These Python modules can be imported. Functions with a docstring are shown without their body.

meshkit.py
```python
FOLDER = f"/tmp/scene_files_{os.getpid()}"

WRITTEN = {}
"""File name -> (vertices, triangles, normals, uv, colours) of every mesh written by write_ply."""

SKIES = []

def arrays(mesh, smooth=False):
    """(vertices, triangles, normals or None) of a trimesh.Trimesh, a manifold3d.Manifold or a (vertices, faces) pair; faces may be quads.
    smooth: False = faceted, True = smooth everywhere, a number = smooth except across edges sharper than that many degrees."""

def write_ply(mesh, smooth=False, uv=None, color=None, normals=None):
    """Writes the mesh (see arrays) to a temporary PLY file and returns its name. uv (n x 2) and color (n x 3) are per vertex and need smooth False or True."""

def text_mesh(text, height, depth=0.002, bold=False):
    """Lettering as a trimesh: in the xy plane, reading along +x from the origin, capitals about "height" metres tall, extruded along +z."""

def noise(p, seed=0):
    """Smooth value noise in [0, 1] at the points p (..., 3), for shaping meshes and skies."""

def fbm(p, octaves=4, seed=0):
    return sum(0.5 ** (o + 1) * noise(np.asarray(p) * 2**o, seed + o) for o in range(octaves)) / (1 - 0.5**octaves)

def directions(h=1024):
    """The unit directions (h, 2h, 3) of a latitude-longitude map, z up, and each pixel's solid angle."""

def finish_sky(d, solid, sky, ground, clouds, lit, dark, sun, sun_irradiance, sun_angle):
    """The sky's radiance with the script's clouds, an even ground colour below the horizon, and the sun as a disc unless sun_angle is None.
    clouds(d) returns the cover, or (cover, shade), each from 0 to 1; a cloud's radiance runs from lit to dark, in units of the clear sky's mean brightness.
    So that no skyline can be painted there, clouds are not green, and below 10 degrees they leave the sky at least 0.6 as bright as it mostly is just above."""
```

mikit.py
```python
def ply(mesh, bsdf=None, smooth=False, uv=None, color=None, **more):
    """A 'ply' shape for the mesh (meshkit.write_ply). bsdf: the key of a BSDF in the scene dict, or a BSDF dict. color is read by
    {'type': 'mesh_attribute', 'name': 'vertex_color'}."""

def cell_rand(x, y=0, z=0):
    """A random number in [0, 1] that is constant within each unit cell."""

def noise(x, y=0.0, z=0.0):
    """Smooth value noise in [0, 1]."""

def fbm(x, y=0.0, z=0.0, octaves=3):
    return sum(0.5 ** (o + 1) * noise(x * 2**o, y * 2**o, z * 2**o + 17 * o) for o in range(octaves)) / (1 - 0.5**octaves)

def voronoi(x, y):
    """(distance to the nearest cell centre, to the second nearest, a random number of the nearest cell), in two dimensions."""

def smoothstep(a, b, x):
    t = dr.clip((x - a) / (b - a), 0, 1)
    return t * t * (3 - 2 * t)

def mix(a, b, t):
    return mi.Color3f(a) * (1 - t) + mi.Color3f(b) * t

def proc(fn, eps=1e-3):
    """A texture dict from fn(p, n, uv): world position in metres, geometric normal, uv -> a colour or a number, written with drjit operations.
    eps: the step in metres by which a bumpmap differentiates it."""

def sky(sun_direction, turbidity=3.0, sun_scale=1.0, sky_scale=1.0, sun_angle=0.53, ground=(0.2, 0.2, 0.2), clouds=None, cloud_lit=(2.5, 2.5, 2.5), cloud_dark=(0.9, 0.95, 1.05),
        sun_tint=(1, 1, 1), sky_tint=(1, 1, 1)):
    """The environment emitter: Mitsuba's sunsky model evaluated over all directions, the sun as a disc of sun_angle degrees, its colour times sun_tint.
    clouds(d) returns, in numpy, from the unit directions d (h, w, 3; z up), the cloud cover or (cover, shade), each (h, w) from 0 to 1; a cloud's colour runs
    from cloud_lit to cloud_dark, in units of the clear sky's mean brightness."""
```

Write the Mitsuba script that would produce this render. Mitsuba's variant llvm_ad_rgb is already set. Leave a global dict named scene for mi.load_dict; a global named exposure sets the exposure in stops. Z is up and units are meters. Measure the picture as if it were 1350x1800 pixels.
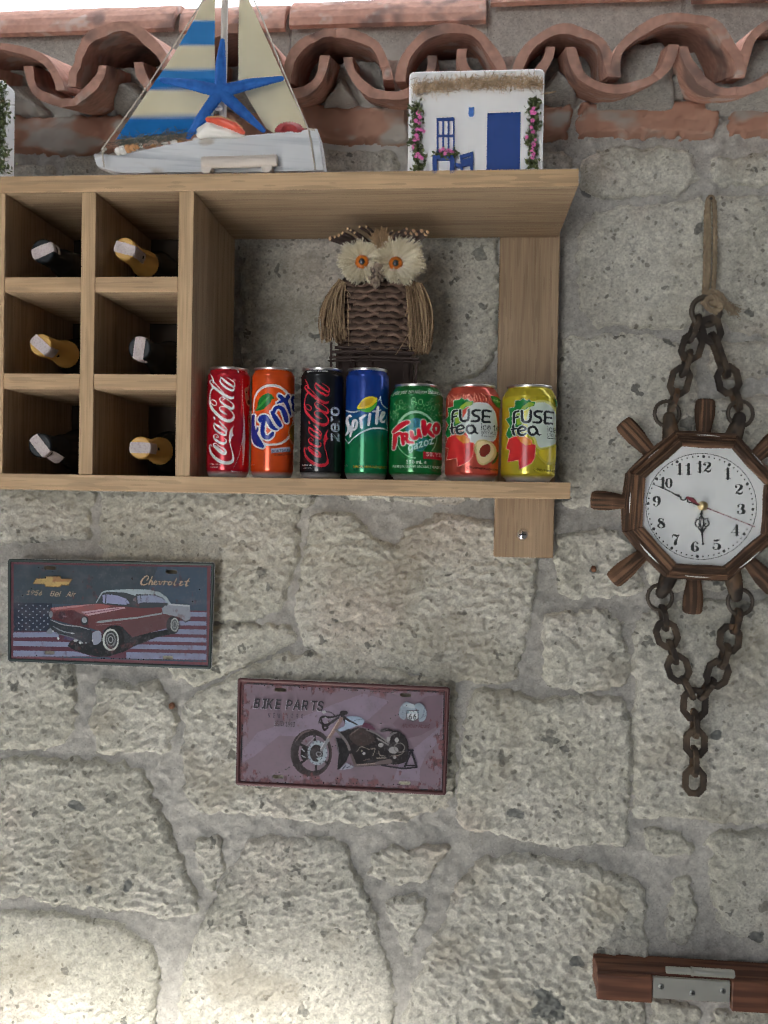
import math, random
import numpy as np, trimesh, shapely, drjit as dr, mitsuba as mi, mikit, meshkit
import shapely.affinity as aff
from shapely.geometry import Polygon, MultiPoint, LineString, Point, box as sbox
from shapely.ops import unary_union
from scipy.spatial import Delaunay
from mikit import noise, fbm, voronoi, smoothstep, mix, cell_rand

# ---------------------------------------------------------------- camera, light, exposure
DIST, EYE, FPX = 1.235, 1.50, 1500.0          # metres from the wall face, eye height, focal length in photo pixels
CX, CY = 675.0, 900.0
def _unit(v): v = np.asarray(v, float); return v / np.linalg.norm(v)
_yc = _unit([125.0, 20.0, FPX])                 # the wall's normal seen by the camera (right, up, forward)
_xc = np.array([17965.0, -352.0, -1500.0]); _xc = _unit(_xc - _yc * (_xc @ _yc))
_zc = np.cross(_yc, _xc); _zc = _zc if _zc[1] > 0 else -_zc
TOW = np.stack([_xc, _yc, _zc])                 # camera axes -> world
RIGHT, UP, FWD = TOW[:, 0], TOW[:, 1], TOW[:, 2]
EYEP = np.array([0.0, -DIST, EYE])
def at(px, py, Y):
    """The point on the upright plane y = Y that the photograph shows at this pixel."""
    px, py = np.asarray(px, float), np.asarray(py, float)
    d = ((px - CX) / FPX)[..., None] * RIGHT - ((py - CY) / FPX)[..., None] * UP + FWD
    t = (Y - EYEP[1]) / d[..., 1]
    return EYEP + d * t[..., None]
def px_size(Y): return (Y - EYEP[1]) / FPX      # metres per photo pixel at depth Y
T = mi.ScalarTransform4f
scene, labels = {}, {}
scene['camera'] = dict(type='perspective', fov=2 * math.degrees(math.atan(CX / FPX)), fov_axis='x', near_clip=0.02, far_clip=300.0,
                       to_world=T().look_at(origin=EYEP.tolist(), target=(EYEP + FWD).tolist(), up=UP.tolist()))
SUN_EL, SUN_AZ = math.radians(52), math.radians(14)
SUN = (-math.sin(SUN_AZ) * math.cos(SUN_EL), -math.cos(SUN_AZ) * math.cos(SUN_EL), math.sin(SUN_EL))
scene['sky'] = mikit.sky(SUN, turbidity=3, sun_angle=7.0, sun_tint=(.85, .975, 1.18), clouds=lambda d: 0.7 + 0 * d[..., 2])
exposure = 4.42

# ---------------------------------------------------------------- helpers
def numbered(name):
    taken = lambda k: k in scene or k in labels or any(s.startswith(k + '__') for s in scene)
    if not taken(name): return name
    i = 1
    while taken(f'{name}_{i:03d}'): i += 1
    return f'{name}_{i:03d}'
def obj(name, mesh, mat, parent=None, smooth=30, **kw):
    key = numbered(f'{parent}__{name}' if parent else name)
    scene[key] = mikit.ply(mesh, mat, smooth=smooth, **kw)
    return key
def thing(name, label, cat, group=None, kind=None):
    key = numbered(name)
    labels[key] = {'label': label, 'category': cat}
    if group: labels[key]['group'] = group
    if kind: labels[key]['kind'] = kind
    return key
def tag(key, label=None, kind=None):
    labels[key] = {}
    if label: labels[key]['label'] = label
    if kind: labels[key]['kind'] = kind
def struct(name, mesh, mat, smooth=30):
    k = obj(name, mesh, mat, None, smooth); labels[k] = {'kind': 'structure'}; return k
cat_ = trimesh.util.concatenate
def bx(x0, x1, y0, y1, z0, z1, r=0.0):
    """A box with its edges chamfered by r."""
    x0, x1 = min(x0, x1), max(x0, x1); y0, y1 = min(y0, y1), max(y0, y1); z0, z1 = min(z0, z1), max(z0, z1)
    if r <= 0:
        return trimesh.creation.box(extents=[x1 - x0, y1 - y0, z1 - z0], transform=trimesh.transformations.translation_matrix([(x0 + x1) / 2, (y0 + y1) / 2, (z0 + z1) / 2]))
    pts = []
    for a in (x0, x1):
        for b in (y0, y1):
            for c in (z0, z1):
                sx, sy, sz = (r if a == x0 else -r), (r if b == y0 else -r), (r if c == z0 else -r)
                pts += [[a, b + sy, c + sz], [a + sx, b, c + sz], [a + sx, b + sy, c]]
    return trimesh.convex.convex_hull(np.array(pts))
def tube(pts, radii, n=10, closed=False, caps=True):
    """A tube along the points with a radius (or radii) in metres."""
    p = np.asarray(pts, float); m = len(p)
    r = np.broadcast_to(np.asarray(radii, float), (m,))
    if closed: t = np.roll(p, -1, 0) - np.roll(p, 1, 0)
    else: t = np.gradient(p, axis=0)
    t /= np.linalg.norm(t, axis=1, keepdims=True) + 1e-12
    u = np.cross(t[0], [0.31, 0.2, 0.93]);
    if np.linalg.norm(u) < 1e-3: u = np.cross(t[0], [1, 0, 0])
    u = _unit(u); rings = []
    for i in range(m):
        u = _unit(u - t[i] * (u @ t[i])); w = np.cross(t[i], u)
        a = np.arange(n) * 2 * np.pi / n
        rings.append(p[i] + r[i] * (np.cos(a)[:, None] * u + np.sin(a)[:, None] * w))
    v = np.vstack(rings); f = []
    k = np.arange(n); k2 = (k + 1) % n
    for i in range(m if closed else m - 1):
        j = (i + 1) % m
        f.append(np.stack([i * n + k, i * n + k2, j * n + k2], 1)); f.append(np.stack([i * n + k, j * n + k2, j * n + k], 1))
    if not closed and caps:
        v = np.vstack([v, p[0], p[-1]])
        f.append(np.stack([k2, k, np.full(n, m * n)], 1)); f.append(np.stack([(m - 1) * n + k, (m - 1) * n + k2, np.full(n, m * n + 1)], 1))
    return trimesh.Trimesh(v, np.vstack(f), process=False)
def strands(starts, ends, sag, r0, r1, seg=4, n=3):
    """Many thin tapered strands as one mesh. sag: (k,3) offset of the middle."""
    starts, ends, sag = np.asarray(starts, float), np.asarray(ends, float), np.asarray(sag, float)
    k = len(starts); s = np.linspace(0, 1, seg + 1)
    p = starts[:, None] * (1 - s)[None, :, None] + ends[:, None] * s[None, :, None] + sag[:, None] * (4 * s * (1 - s))[None, :, None]
    d = ends - starts; d /= np.linalg.norm(d, axis=1, keepdims=True) + 1e-12
    u = np.cross(d, [0.3, 0.9, 0.2]); u /= np.linalg.norm(u, axis=1, keepdims=True) + 1e-12; w = np.cross(d, u)
    r = (np.asarray(r0) * np.ones(k))[:, None] * (1 - s) + (np.asarray(r1) * np.ones(k))[:, None] * s
    a = np.arange(n) * 2 * np.pi / n
    v = p[:, :, None] + r[:, :, None, None] * (np.cos(a)[None, None, :, None] * u[:, None, None] + np.sin(a)[None, None, :, None] * w[:, None, None])
    idx = np.arange(k * (seg + 1) * n).reshape(k, seg + 1, n)
    A, B = idx[:, :-1], idx[:, 1:]; A2, B2 = np.roll(A, -1, 2), np.roll(B, -1, 2)
    f = np.concatenate([np.stack([A, A2, B2], -1).reshape(-1, 3), np.stack([A, B2, B], -1).reshape(-1, 3)])
    return trimesh.Trimesh(v.reshape(-1, 3), f, process=False)
def strand_colors(mesh, n, a, b, seed=0):
    """One tone between a and b for each of n strands."""
    t = np.random.default_rng(seed).random(n)[:, None]; c = np.array(a) * (1 - t) + np.array(b) * t
    return np.repeat(c, len(mesh.vertices) // n, axis=0)
def lathe(profile, n=40):
    """Revolve (r, h) pairs about +z."""
    return trimesh.creation.revolve(np.array(profile, float), sections=n)
def moved(mesh, M):
    m = mesh.copy(); m.apply_transform(M); return m
def frame4(x, y, z, o):
    M = np.eye(4); M[:3, 0], M[:3, 1], M[:3, 2], M[:3, 3] = x, y, z, o; return M
def aim(o, d):
    """A matrix that sends +z to direction d at the origin o."""
    z = _unit(d); x = np.cross([0, 0, 1], z)
    x = _unit(x) if np.linalg.norm(x) > 1e-3 else np.array([1.0, 0, 0])
    return frame4(x, np.cross(z, x), z, o)
# ---- flat shapes in drawing units (x right, y down), later sent to a plane or wrapped round a can
def spline(pts, n=8, closed=False):
    p = np.asarray(pts, float)
    q = np.vstack([p[-1:], p, p[:2]]) if closed else np.vstack([2 * p[:1] - p[1:2], p, 2 * p[-1:] - p[-2:-1]])
    out = []
    for i in range(1, len(q) - 2):
        t = np.linspace(0, 1, n, endpoint=False)[:, None]
        a, b, c, d = q[i - 1], q[i], q[i + 1], q[i + 2]
        out.append(0.5 * (2 * b + (c - a) * t + (2 * a - 5 * b + 4 * c - d) * t ** 2 + (3 * b - a - 3 * c + d) * t ** 3))
    if not closed: out.append(p[-1:])
    return np.vstack(out)
def blob(pts, n=6): return Polygon(spline(pts, n, True)).buffer(0)
def poly(pts): return Polygon(pts).buffer(0)
def pen(pts, w, n=7):
    """A pen stroke: points with a width (one, or one for each point)."""
    p = np.asarray(pts, float); w = np.broadcast_to(np.asarray(w, float), (len(p),))
    s = spline(np.column_stack([p, w]), n); parts = []
    dots = [Point(a[0], a[1]).buffer(max(a[2], 0.05) / 2, quad_segs=4) for a in s]
    for a, b in zip(dots[:-1], dots[1:]): parts.append(unary_union([a, b]).convex_hull)
    return unary_union(parts)
def line(pts, w, flat=True): return LineString(pts).buffer(w / 2, cap_style='flat' if flat else 'round', join_style='mitre')
def ell(cx, cy, rx, ry=None, rot=0):
    e = aff.scale(Point(0, 0).buffer(1, quad_segs=10), rx, ry if ry else rx); return aff.translate(aff.rotate(e, rot, origin=(0, 0)), cx, cy)
def ring_(cx, cy, rx, ry, w): return ell(cx, cy, rx, ry).difference(ell(cx, cy, rx - w, ry - w))
def letters(text, cap, x, y, bold=False, sx=1.0, shear=0.0, rot=0.0):
    """Lettering as (vertices 2-D, triangles) in drawing units: starts at (x, y) on its baseline, capitals cap tall, rot degrees (clockwise on the page)."""
    m = meshkit.text_mesh(text, cap, depth=0.5, bold=bold)
    n = m.face_normals[:, 2] > 0.5
    m = trimesh.Trimesh(m.vertices, m.faces[n], process=True)
    v = m.vertices[:, :2].copy(); v[:, 0] = v[:, 0] * sx + v[:, 1] * shear; v[:, 1] *= -1
    c, s = math.cos(math.radians(rot)), math.sin(math.radians(rot))
    v = v @ np.array([[c, s], [-s, c]])
    return v + [x, y], m.faces[:, ::-1]
def flat(g, strip=None):
    """Triangulate shapely geometry (or pass letters through). strip: cut into upright strips this wide so that it can be bent."""
    if isinstance(g, tuple): return g
    gs = [q for q in getattr(g, 'geoms', [g]) if q.geom_type == 'Polygon' and q.area > 1e-9]
    if strip:
        cut = []
        for q in gs:
            x0, _, x1, _ = q.bounds; k0, k1 = math.floor(x0 / strip), math.ceil(x1 / strip)
            for k in range(k0, k1):
                c = q.intersection(sbox(k * strip, -1e5, (k + 1) * strip, 1e5))
                cut += [u for u in getattr(c, 'geoms', [c]) if u.geom_type == 'Polygon' and u.area > 1e-6]
        gs = cut
    V, F, n = [], [], 0
    for q in gs:
        v, f = trimesh.creation.triangulate_polygon(q, engine='earcut')
        if len(f) == 0: continue
        V.append(v); F.append(f + n); n += len(v)
    if not V: return np.zeros((0, 2)), np.zeros((0, 3), int)
    return np.vstack(V), np.vstack(F)
def sheet(layers, place, strip=None, step=0.00025):
    """Prints laid over one another: (shape, colour) pairs -> one mesh and its vertex colours. place(v2, lift) -> world points."""
    V, F, C, n = [], [], [], 0
    for i, (g, col) in enumerate(layers):
        v, f = flat(g, strip)
        if len(f) == 0: continue
        V.append(place(v, (i + 1) * step)); F.append(f + n); n += len(v)
        C.append(np.array([col(q) for q in v]) if callable(col) else np.tile(np.asarray(col, float), (len(v), 1)))
    V, F, C = np.vstack(V), np.vstack(F), np.vstack(C)
    return trimesh.Trimesh(V, F, process=False), C
def slab(g, Y, thick, back=True, edge=0.0):
    """A shape in photo pixels (as drawn at depth Y) as a solid whose face is on y = Y and which is `thick` deep (away from the viewer)."""
    ms = []
    for q in getattr(g, 'geoms', [g]):
        if q.geom_type != 'Polygon' or q.area < 1e-9: continue
        m = trimesh.creation.extrude_polygon(q, 1.0, engine='earcut'); v = np.array(m.vertices)
        w = at(v[:, 0], v[:, 1], Y); w[:, 1] += v[:, 2] * thick
        m = trimesh.Trimesh(w, m.faces, process=False); m.fix_normals(); ms.append(m)
    return cat_(ms)
def srgb(r, g, b):
    c = np.array([r, g, b], float) / 255; return np.where(c < .04045, c / 12.92, ((c + .055) / 1.055) ** 2.4)
rng = np.random.default_rng(7)
def fb(p, octaves=3, seed=0): return meshkit.fbm(p, octaves, seed)
# ---------------------------------------------------------------- materials
def mat(name, base, rough=0.7, **kw):
    b = {'type': 'rgb', 'value': [float(x) for x in base]} if isinstance(base, (list, tuple, np.ndarray)) else base
    scene[name] = {'type': 'twosided', 'bsdf': {'type': 'principled', 'base_color': b, 'roughness': rough, **kw}}
def bumped(name, fn, bump, scale, rough=0.85, eps=8e-4, **kw):
    scene[name] = {'type': 'twosided', 'bsdf': {'type': 'bumpmap', 'arbitrary': mikit.proc(bump, eps), 'scale': scale,
                   'bsdf': {'type': 'principled', 'base_color': mikit.proc(fn), 'roughness': rough, **kw}}}
C3 = mi.Color3f
SPOTS = [(float(at(x, y, .006)[0]), float(at(x, y, .006)[2]), a * .0008, b * .0008) for x, y, a, b in ((965, 1772, 30, 34), (1015, 1692, 14, 10), (1329, 1648, 14, 14), (908, 1432, 16, 11), (1258, 1292, 12, 9), (225, 1557, 9, 13), (155, 1562, 9, 8), (132, 1418, 22, 12), (1043, 1003, 7, 7))]   # the large dark inclusions
def f_stone(p, n, uv):
    a = fbm(p.x * 9, p.z * 9, 3.1, 3); g = fbm(p.x * 130, p.z * 130, p.y * 130, 2)
    c = mix((.468, .457, .394), (.536, .522, .462), smoothstep(.35, .65, a))
    c = mix(c, (.52, .45, .39), .5 * smoothstep(.56, .75, fbm(p.x * 6 + 9, p.z * 6, 1.7, 3)))
    c = c * (0.76 + 0.42 * g) * (.64 + .72 * fbm(p.x * 430, p.z * 430, p.y * 430, 2))
    wx, wz = .35 * noise(p.x * 160, p.z * 160), .35 * noise(p.x * 160, p.z * 160, 4.0)
    d, d2, r = voronoi(p.x * 26 + wx, p.z * 26 + wz)
    dark = (1 - smoothstep(.02 + .22 * noise(r * 91.7, 0.5), .06 + .26 * noise(r * 91.7, 0.5), d)) * smoothstep(.76, .79, r)
    c = mix(c, mix((.085, .09, .085), (.22, .215, .19), noise(p.x * 400, p.z * 400)), .85 * dark)
    e, e2, r2 = voronoi(p.x * 105 + wx, p.z * 105 + wz)
    sz = noise(r2 * 83.1, 2.5)
    c = mix(c, (.15, .145, .125), (.35 + .5 * sz) * (1 - smoothstep(.05 + .2 * sz, .14 + .3 * sz, e)) * smoothstep(.80, .84, r2))
    c = c * (.80 + .36 * fbm(p.x * 3.1 + 5, p.z * 3.1, 0.4, 4))
    c = mix(c, (.30, .27, .21), .45 * smoothstep(.55, .75, fbm(p.x * 13 + 2, p.z * 13, 5.1, 4)))
    for (x0, z0, rx, rz) in SPOTS:
        q = dr.sqrt(dr.square((p.x - x0) / rx) + dr.square((p.z - z0) / rz)) + 1.7 * (fbm(p.x * 95, p.z * 95, 2.2, 4) - .5)
        c = mix(c, mix((.08, .088, .09), (.20, .205, .19), noise(p.x * 300, p.z * 300)), .9 * (1 - smoothstep(.75, 1.0, q)))
    return c
def b_stone(p, n, uv):
    e, e2, r2 = voronoi(p.x * 150, p.z * 150)
    return fbm(p.x * 210, p.z * 210, p.y * 210, 3) - .5 * (1 - smoothstep(.1, .3, e)) * smoothstep(.6, .65, r2)
bumped('mat_stone', f_stone, b_stone, .0030, .95, specular=.15)
MSPOT = at(1033, 330, .015)
def f_mortar(p, n, uv):
    a = fbm(p.x * 14, p.z * 14, p.y * 14, 4); g = fbm(p.x * 160, p.z * 160, p.y * 160, 2)
    c = mix((.365, .355, .328), (.46, .445, .41), a) * (0.8 + 0.4 * g) * (.76 + .48 * fbm(p.x * 420, p.z * 420, p.y * 420, 2))
    c = c * (.78 + .40 * fbm(p.x * 5 + 2, p.z * 5, p.y * 5, 4))
    gr, g2, gk = voronoi(p.x * 190, p.z * 190)
    c = mix(c, mix((.16, .155, .15), (.60, .59, .56), gk), .5 * (1 - smoothstep(.12, .30, gr)) * smoothstep(.6, .64, cell_rand(gk * 977, 3)))
    q = dr.sqrt(dr.square((p.x - float(MSPOT[0])) / .011) + dr.square((p.z - float(MSPOT[2])) / .015)) + .8 * (fbm(p.x * 70, p.z * 70, 2.2, 3) - .5)
    c = mix(c, (.06, .065, .07), .9 * (1 - smoothstep(.75, 1.0, q)))
    return mix(c, (.50, .485, .45), smoothstep(.58, .72, fbm(p.x * 7 + 4, p.z * 11, p.y * 7, 3)) * smoothstep(1.9, 2.0, p.z))
bumped('mat_mortar', f_mortar, lambda p, n, uv: fbm(p.x * 140, p.z * 140, p.y * 140, 3), .0055, .95, specular=.15)
def f_brick(p, n, uv):
    a = fbm(p.x * 30, p.z * 30, p.y * 30, 3)
    c = mix((.40, .21, .15), (.46, .28, .21), a)
    return mix(c, (.44, .41, .37), smoothstep(.50, .70, fbm(p.x * 22, p.z * 40, p.y * 20 + 5, 3)))
bumped('mat_brick', f_brick, lambda p, n, uv: fbm(p.x * 150, p.z * 150, p.y * 150, 3), .0015, .95, specular=.1)
def f_tile(p, n, uv):
    a = fbm(p.x * 18, p.z * 25, p.y * 18, 3); g = fbm(p.x * 140, p.z * 140, p.y * 140, 2)
    c = mix((.42, .225, .17), (.52, .32, .255), a) * (.8 + .4 * g)
    c = mix(c, (.52, .44, .39), .7 * smoothstep(.6, .75, fbm(p.x * 40, p.z * 40, p.y * 25 + 7, 3)))
    return mix(c, (.13, .10, .095), .7 * smoothstep(.55, .75, fbm(p.x * 25 + 3, p.z * 25, p.y * 15, 3)))
bumped('mat_tile', f_tile, lambda p, n, uv: fbm(p.x * 120, p.z * 120, p.y * 120, 3), .0030, .85, specular=.2)
def oak(u, v, w):
    """Oak grain along u."""
    s = fbm(u * 5, v * 75, w * 75, 3); f_ = fbm(u * 16, v * 420, w * 420, 2)
    c = mix((.41, .295, .19), (.345, .24, .15), smoothstep(.35, .7, s))
    c = c * (.91 + .18 * f_)
    c = c * (.88 + .24 * noise(u * 30, v * 900, w * 900))
    k = smoothstep(.64, .74, fbm(u * 11 + 5, v * 190, w * 190, 2))
    c = mix(c, (.24, .165, .105), .45 * k)
    return mix(c, (.24, .165, .105), .4 * smoothstep(.72, .78, noise(u * 26, v * 330, w * 330)))
scene['mat_oak'] = {'type': 'twosided', 'bsdf': {'type': 'principled', 'base_color': mikit.proc(lambda p, n, uv: oak(p.x, p.z, p.y)), 'roughness': .5, 'specular': .3}}
for nm_, fn_ in (('mat_edge', lambda p, n, uv: oak(p.x, p.z, p.y) * C3(1.36, 1.30, 1.16)), ('mat_edge_upright', lambda p, n, uv: oak(p.z, p.x, p.y) * C3(1.36, 1.30, 1.16))):
    scene[nm_] = {'type': 'twosided', 'bsdf': {'type': 'principled', 'base_color': mikit.proc(fn_), 'roughness': .5, 'specular': .3}}
scene['mat_oak_upright'] = {'type': 'twosided', 'bsdf': {'type': 'principled', 'base_color': mikit.proc(lambda p, n, uv: oak(p.z, p.x, p.y)), 'roughness': .5, 'specular': .3}}
mat('mat_paving', (.15, .15, .15), .9)
mat('mat_path', (.80, .80, .80), .9)
mat('mat_plaster', (.16, .16, .16), .9)
mat('mat_soffit', (.12, .11, .10), .8)
mat('mat_steel', (.75, .75, .74), .25, metallic=1.0)

# ---------------------------------------------------------------- ground and the porch roof overhead (behind the viewer, with an open strip that lets the sun in)
def quad_xy(pts, z):
    return trimesh.Trimesh([[x, y, z] for x, y in pts], [[0, 1, 2], [0, 2, 3]], process=False)
struct('ground', quad_xy([(-60, -60), (60, -60), (60, 60), (-60, 60)], 0.0), 'mat_paving', False)
HR = 2.95
def strip_x(y, side): return side + y * math.tan(SUN_AZ)   # the open strip's edges run away from the wall with the sun's azimuth
XL, XR, YB, YF, YH0, YH1 = -0.72, -0.06, -0.15, -5.0, -1.76, -3.7   # YH0..YH1: the opening in the roof
for quad in ([(strip_x(YB, XR), YB), (4.2, YB), (4.2, YF), (strip_x(YF, XR), YF)], [(-5, YB), (strip_x(YB, XL), YB), (strip_x(YF, XL), YF), (-5, YF)],
             [(strip_x(YB, XL), YB), (strip_x(YB, XR), YB), (strip_x(YH0, XR), YH0), (strip_x(YH0, XL), YH0)], [(strip_x(YH1, XL), YH1), (strip_x(YH1, XR), YH1), (strip_x(YF, XR), YF), (strip_x(YF, XL), YF)]):
    m = trimesh.creation.extrude_polygon(Polygon(quad).buffer(.0005), .12, engine='earcut'); m.apply_translation([0, 0, HR])
    struct('porch_roof', m, 'mat_soffit', False)
DX0, DX1, DZ = -2.5, -0.8, 2.1         # the wide doorway to the sunny yard, in the wall behind the viewer
struct('house_wall', bx(-5, DX0, YF - .25, YF, 0, HR), 'mat_plaster', False)
struct('house_wall', bx(DX1, 4.2, YF - .25, YF, 0, HR), 'mat_plaster', False)
struct('house_wall', bx(DX0, DX1, YF - .25, YF, DZ, HR), 'mat_plaster', False)
struct('yard', quad_xy([(-30, YF), (30, YF), (30, -40), (-30, -40)], .004), 'mat_path', False)
struct('house_wall', bx(4.2, 4.4, YF, YB, 0, HR), 'mat_plaster', False)
struct('house_wall', bx(-5.2, -5.0, YF, YB, 0, HR), 'mat_plaster', False)
struct('path', quad_xy([(strip_x(.0, XL) - .15, 0), (strip_x(YF, XL) - .15, YF), (strip_x(YF, XR) + .15, YF), (strip_x(0, XR) + .15, 0)], .004), 'mat_path', False)
# ---------------------------------------------------------------- the stone wall
YS, YM = 0.006, 0.019        # mean faces of the stones and of the mortar bed
wall = thing('stone_wall', 'rough pale stone wall with grey mortar joints and a brick course under the tiles', 'wall')
def grid_mesh(xs, zs, Y, drop=None):
    X, Z = np.meshgrid(xs, zs, indexing='ij'); n1, n2 = X.shape
    v = np.stack([X, Y, Z], -1).reshape(-1, 3); i = np.arange(n1 * n2).reshape(n1, n2)
    a, b, c, d = i[:-1, :-1], i[1:, :-1], i[1:, 1:], i[:-1, 1:]
    f = np.concatenate([np.stack([a, b, c], -1).reshape(-1, 3), np.stack([a, c, d], -1).reshape(-1, 3)])
    if drop is not None:
        keep = ~drop.reshape(-1)[f].all(1); f = f[keep]
    m = trimesh.Trimesh(v, f, process=False); m.remove_unreferenced_vertices(); return m
ZT = float(at(700, 170, 0.0)[2])          # where the stone and brick end and the plaster under the tiles begins
xs = np.unique(np.concatenate([np.arange(-2.4, -.75, .03), np.arange(-.75, .75, .004), np.arange(.75, 2.41, .03)]))
zs = np.unique(np.concatenate([np.arange(0, .68, .03), np.arange(.68, ZT + .05, .004)]))
X, Z = np.meshgrid(xs, zs, indexing='ij')
P = np.stack([X, X * 0, Z], -1)
Y = YM - .010 * (fb(P * 13, 3, 5) - .5) - .012 * (fb(P * 62, 4, 9) - .5)
bulge = np.clip((Z - ZT + .01) / .06, 0, 1); Y -= bulge * (.028 + .03 * (fb(P * 22, 3, 3) - .5))
k = obj('mortar', grid_mesh(xs, zs, Y), 'mat_mortar', wall, True); tag(k, 'grey cement mortar bed between the stones')
def stone(pts, amp=1.0, ang=0.0, proud=1.0, pitch=.0021, seed=0, rad=10, name='stone', material='mat_stone', rough=1.0, soft=.016):
    g = poly(pts).buffer(-rad).buffer(rad * .9)
    if g.geom_type != 'Polygon': g = max(g.geoms, key=lambda q: q.area)
    g = g.buffer(2 if rad < 8 else 6)
    w = at(*np.array(g.exterior.coords).T, YS); pw = Polygon(w[:, [0, 2]])
    x0, z0, x1, z1 = pw.bounds; e = .012
    xs = np.arange(x0 - e, x1 + e, pitch); zs = np.arange(z0 - e, z1 + e, pitch)
    X, Z = np.meshgrid(xs, zs, indexing='ij'); P = np.stack([X, X * 0 + seed * 3.7, Z], -1)
    q = shapely.points(X.ravel(), Z.ravel()); d = shapely.distance(q, pw.exterior); ins = shapely.contains_xy(pw, X.ravel(), Z.ravel())
    d = np.where(ins, d, -d).reshape(X.shape)
    d = d + .018 * (fb(P * 26, 3, 21) - .5) + .014 * (fb(P * 85, 3, 22) - .5)
    c, s = math.cos(math.radians(ang)), math.sin(math.radians(ang))
    U, V = X * c + Z * s, -X * s + Z * c
    warp = .9 * fb(P * 26, 3, 31)
    t1 = fb(np.stack([U * 78 + warp * 3, P[..., 1], V * 150 + warp * 6], -1), 4, 11)
    t2 = fb(P * 125, 3, 12)
    lift = np.sqrt(np.clip(1 - (1 - np.clip(d / soft, 0, 1)) ** 2, 0, 1))
    H = lift * (.0140 * proud) + np.clip(d, -.02, 0) * 1.5 - .003
    pit = np.clip(fb(P * 210, 2, 41) - .60, 0, 1) * 2.5
    H -= lift * .0035 * pit
    H += lift * (amp * (.0050 * (t1 - .5) + .0070 * (t2 - .5)) + rough * (.009 * (fb(P * 10, 3, 13) - .5) + .006 * (fb(P * 75, 3, 14) - .5)))
    m = grid_mesh(xs, zs, YM - H, drop=d < -.008)
    return obj(name, m, material, wall, True)
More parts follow.
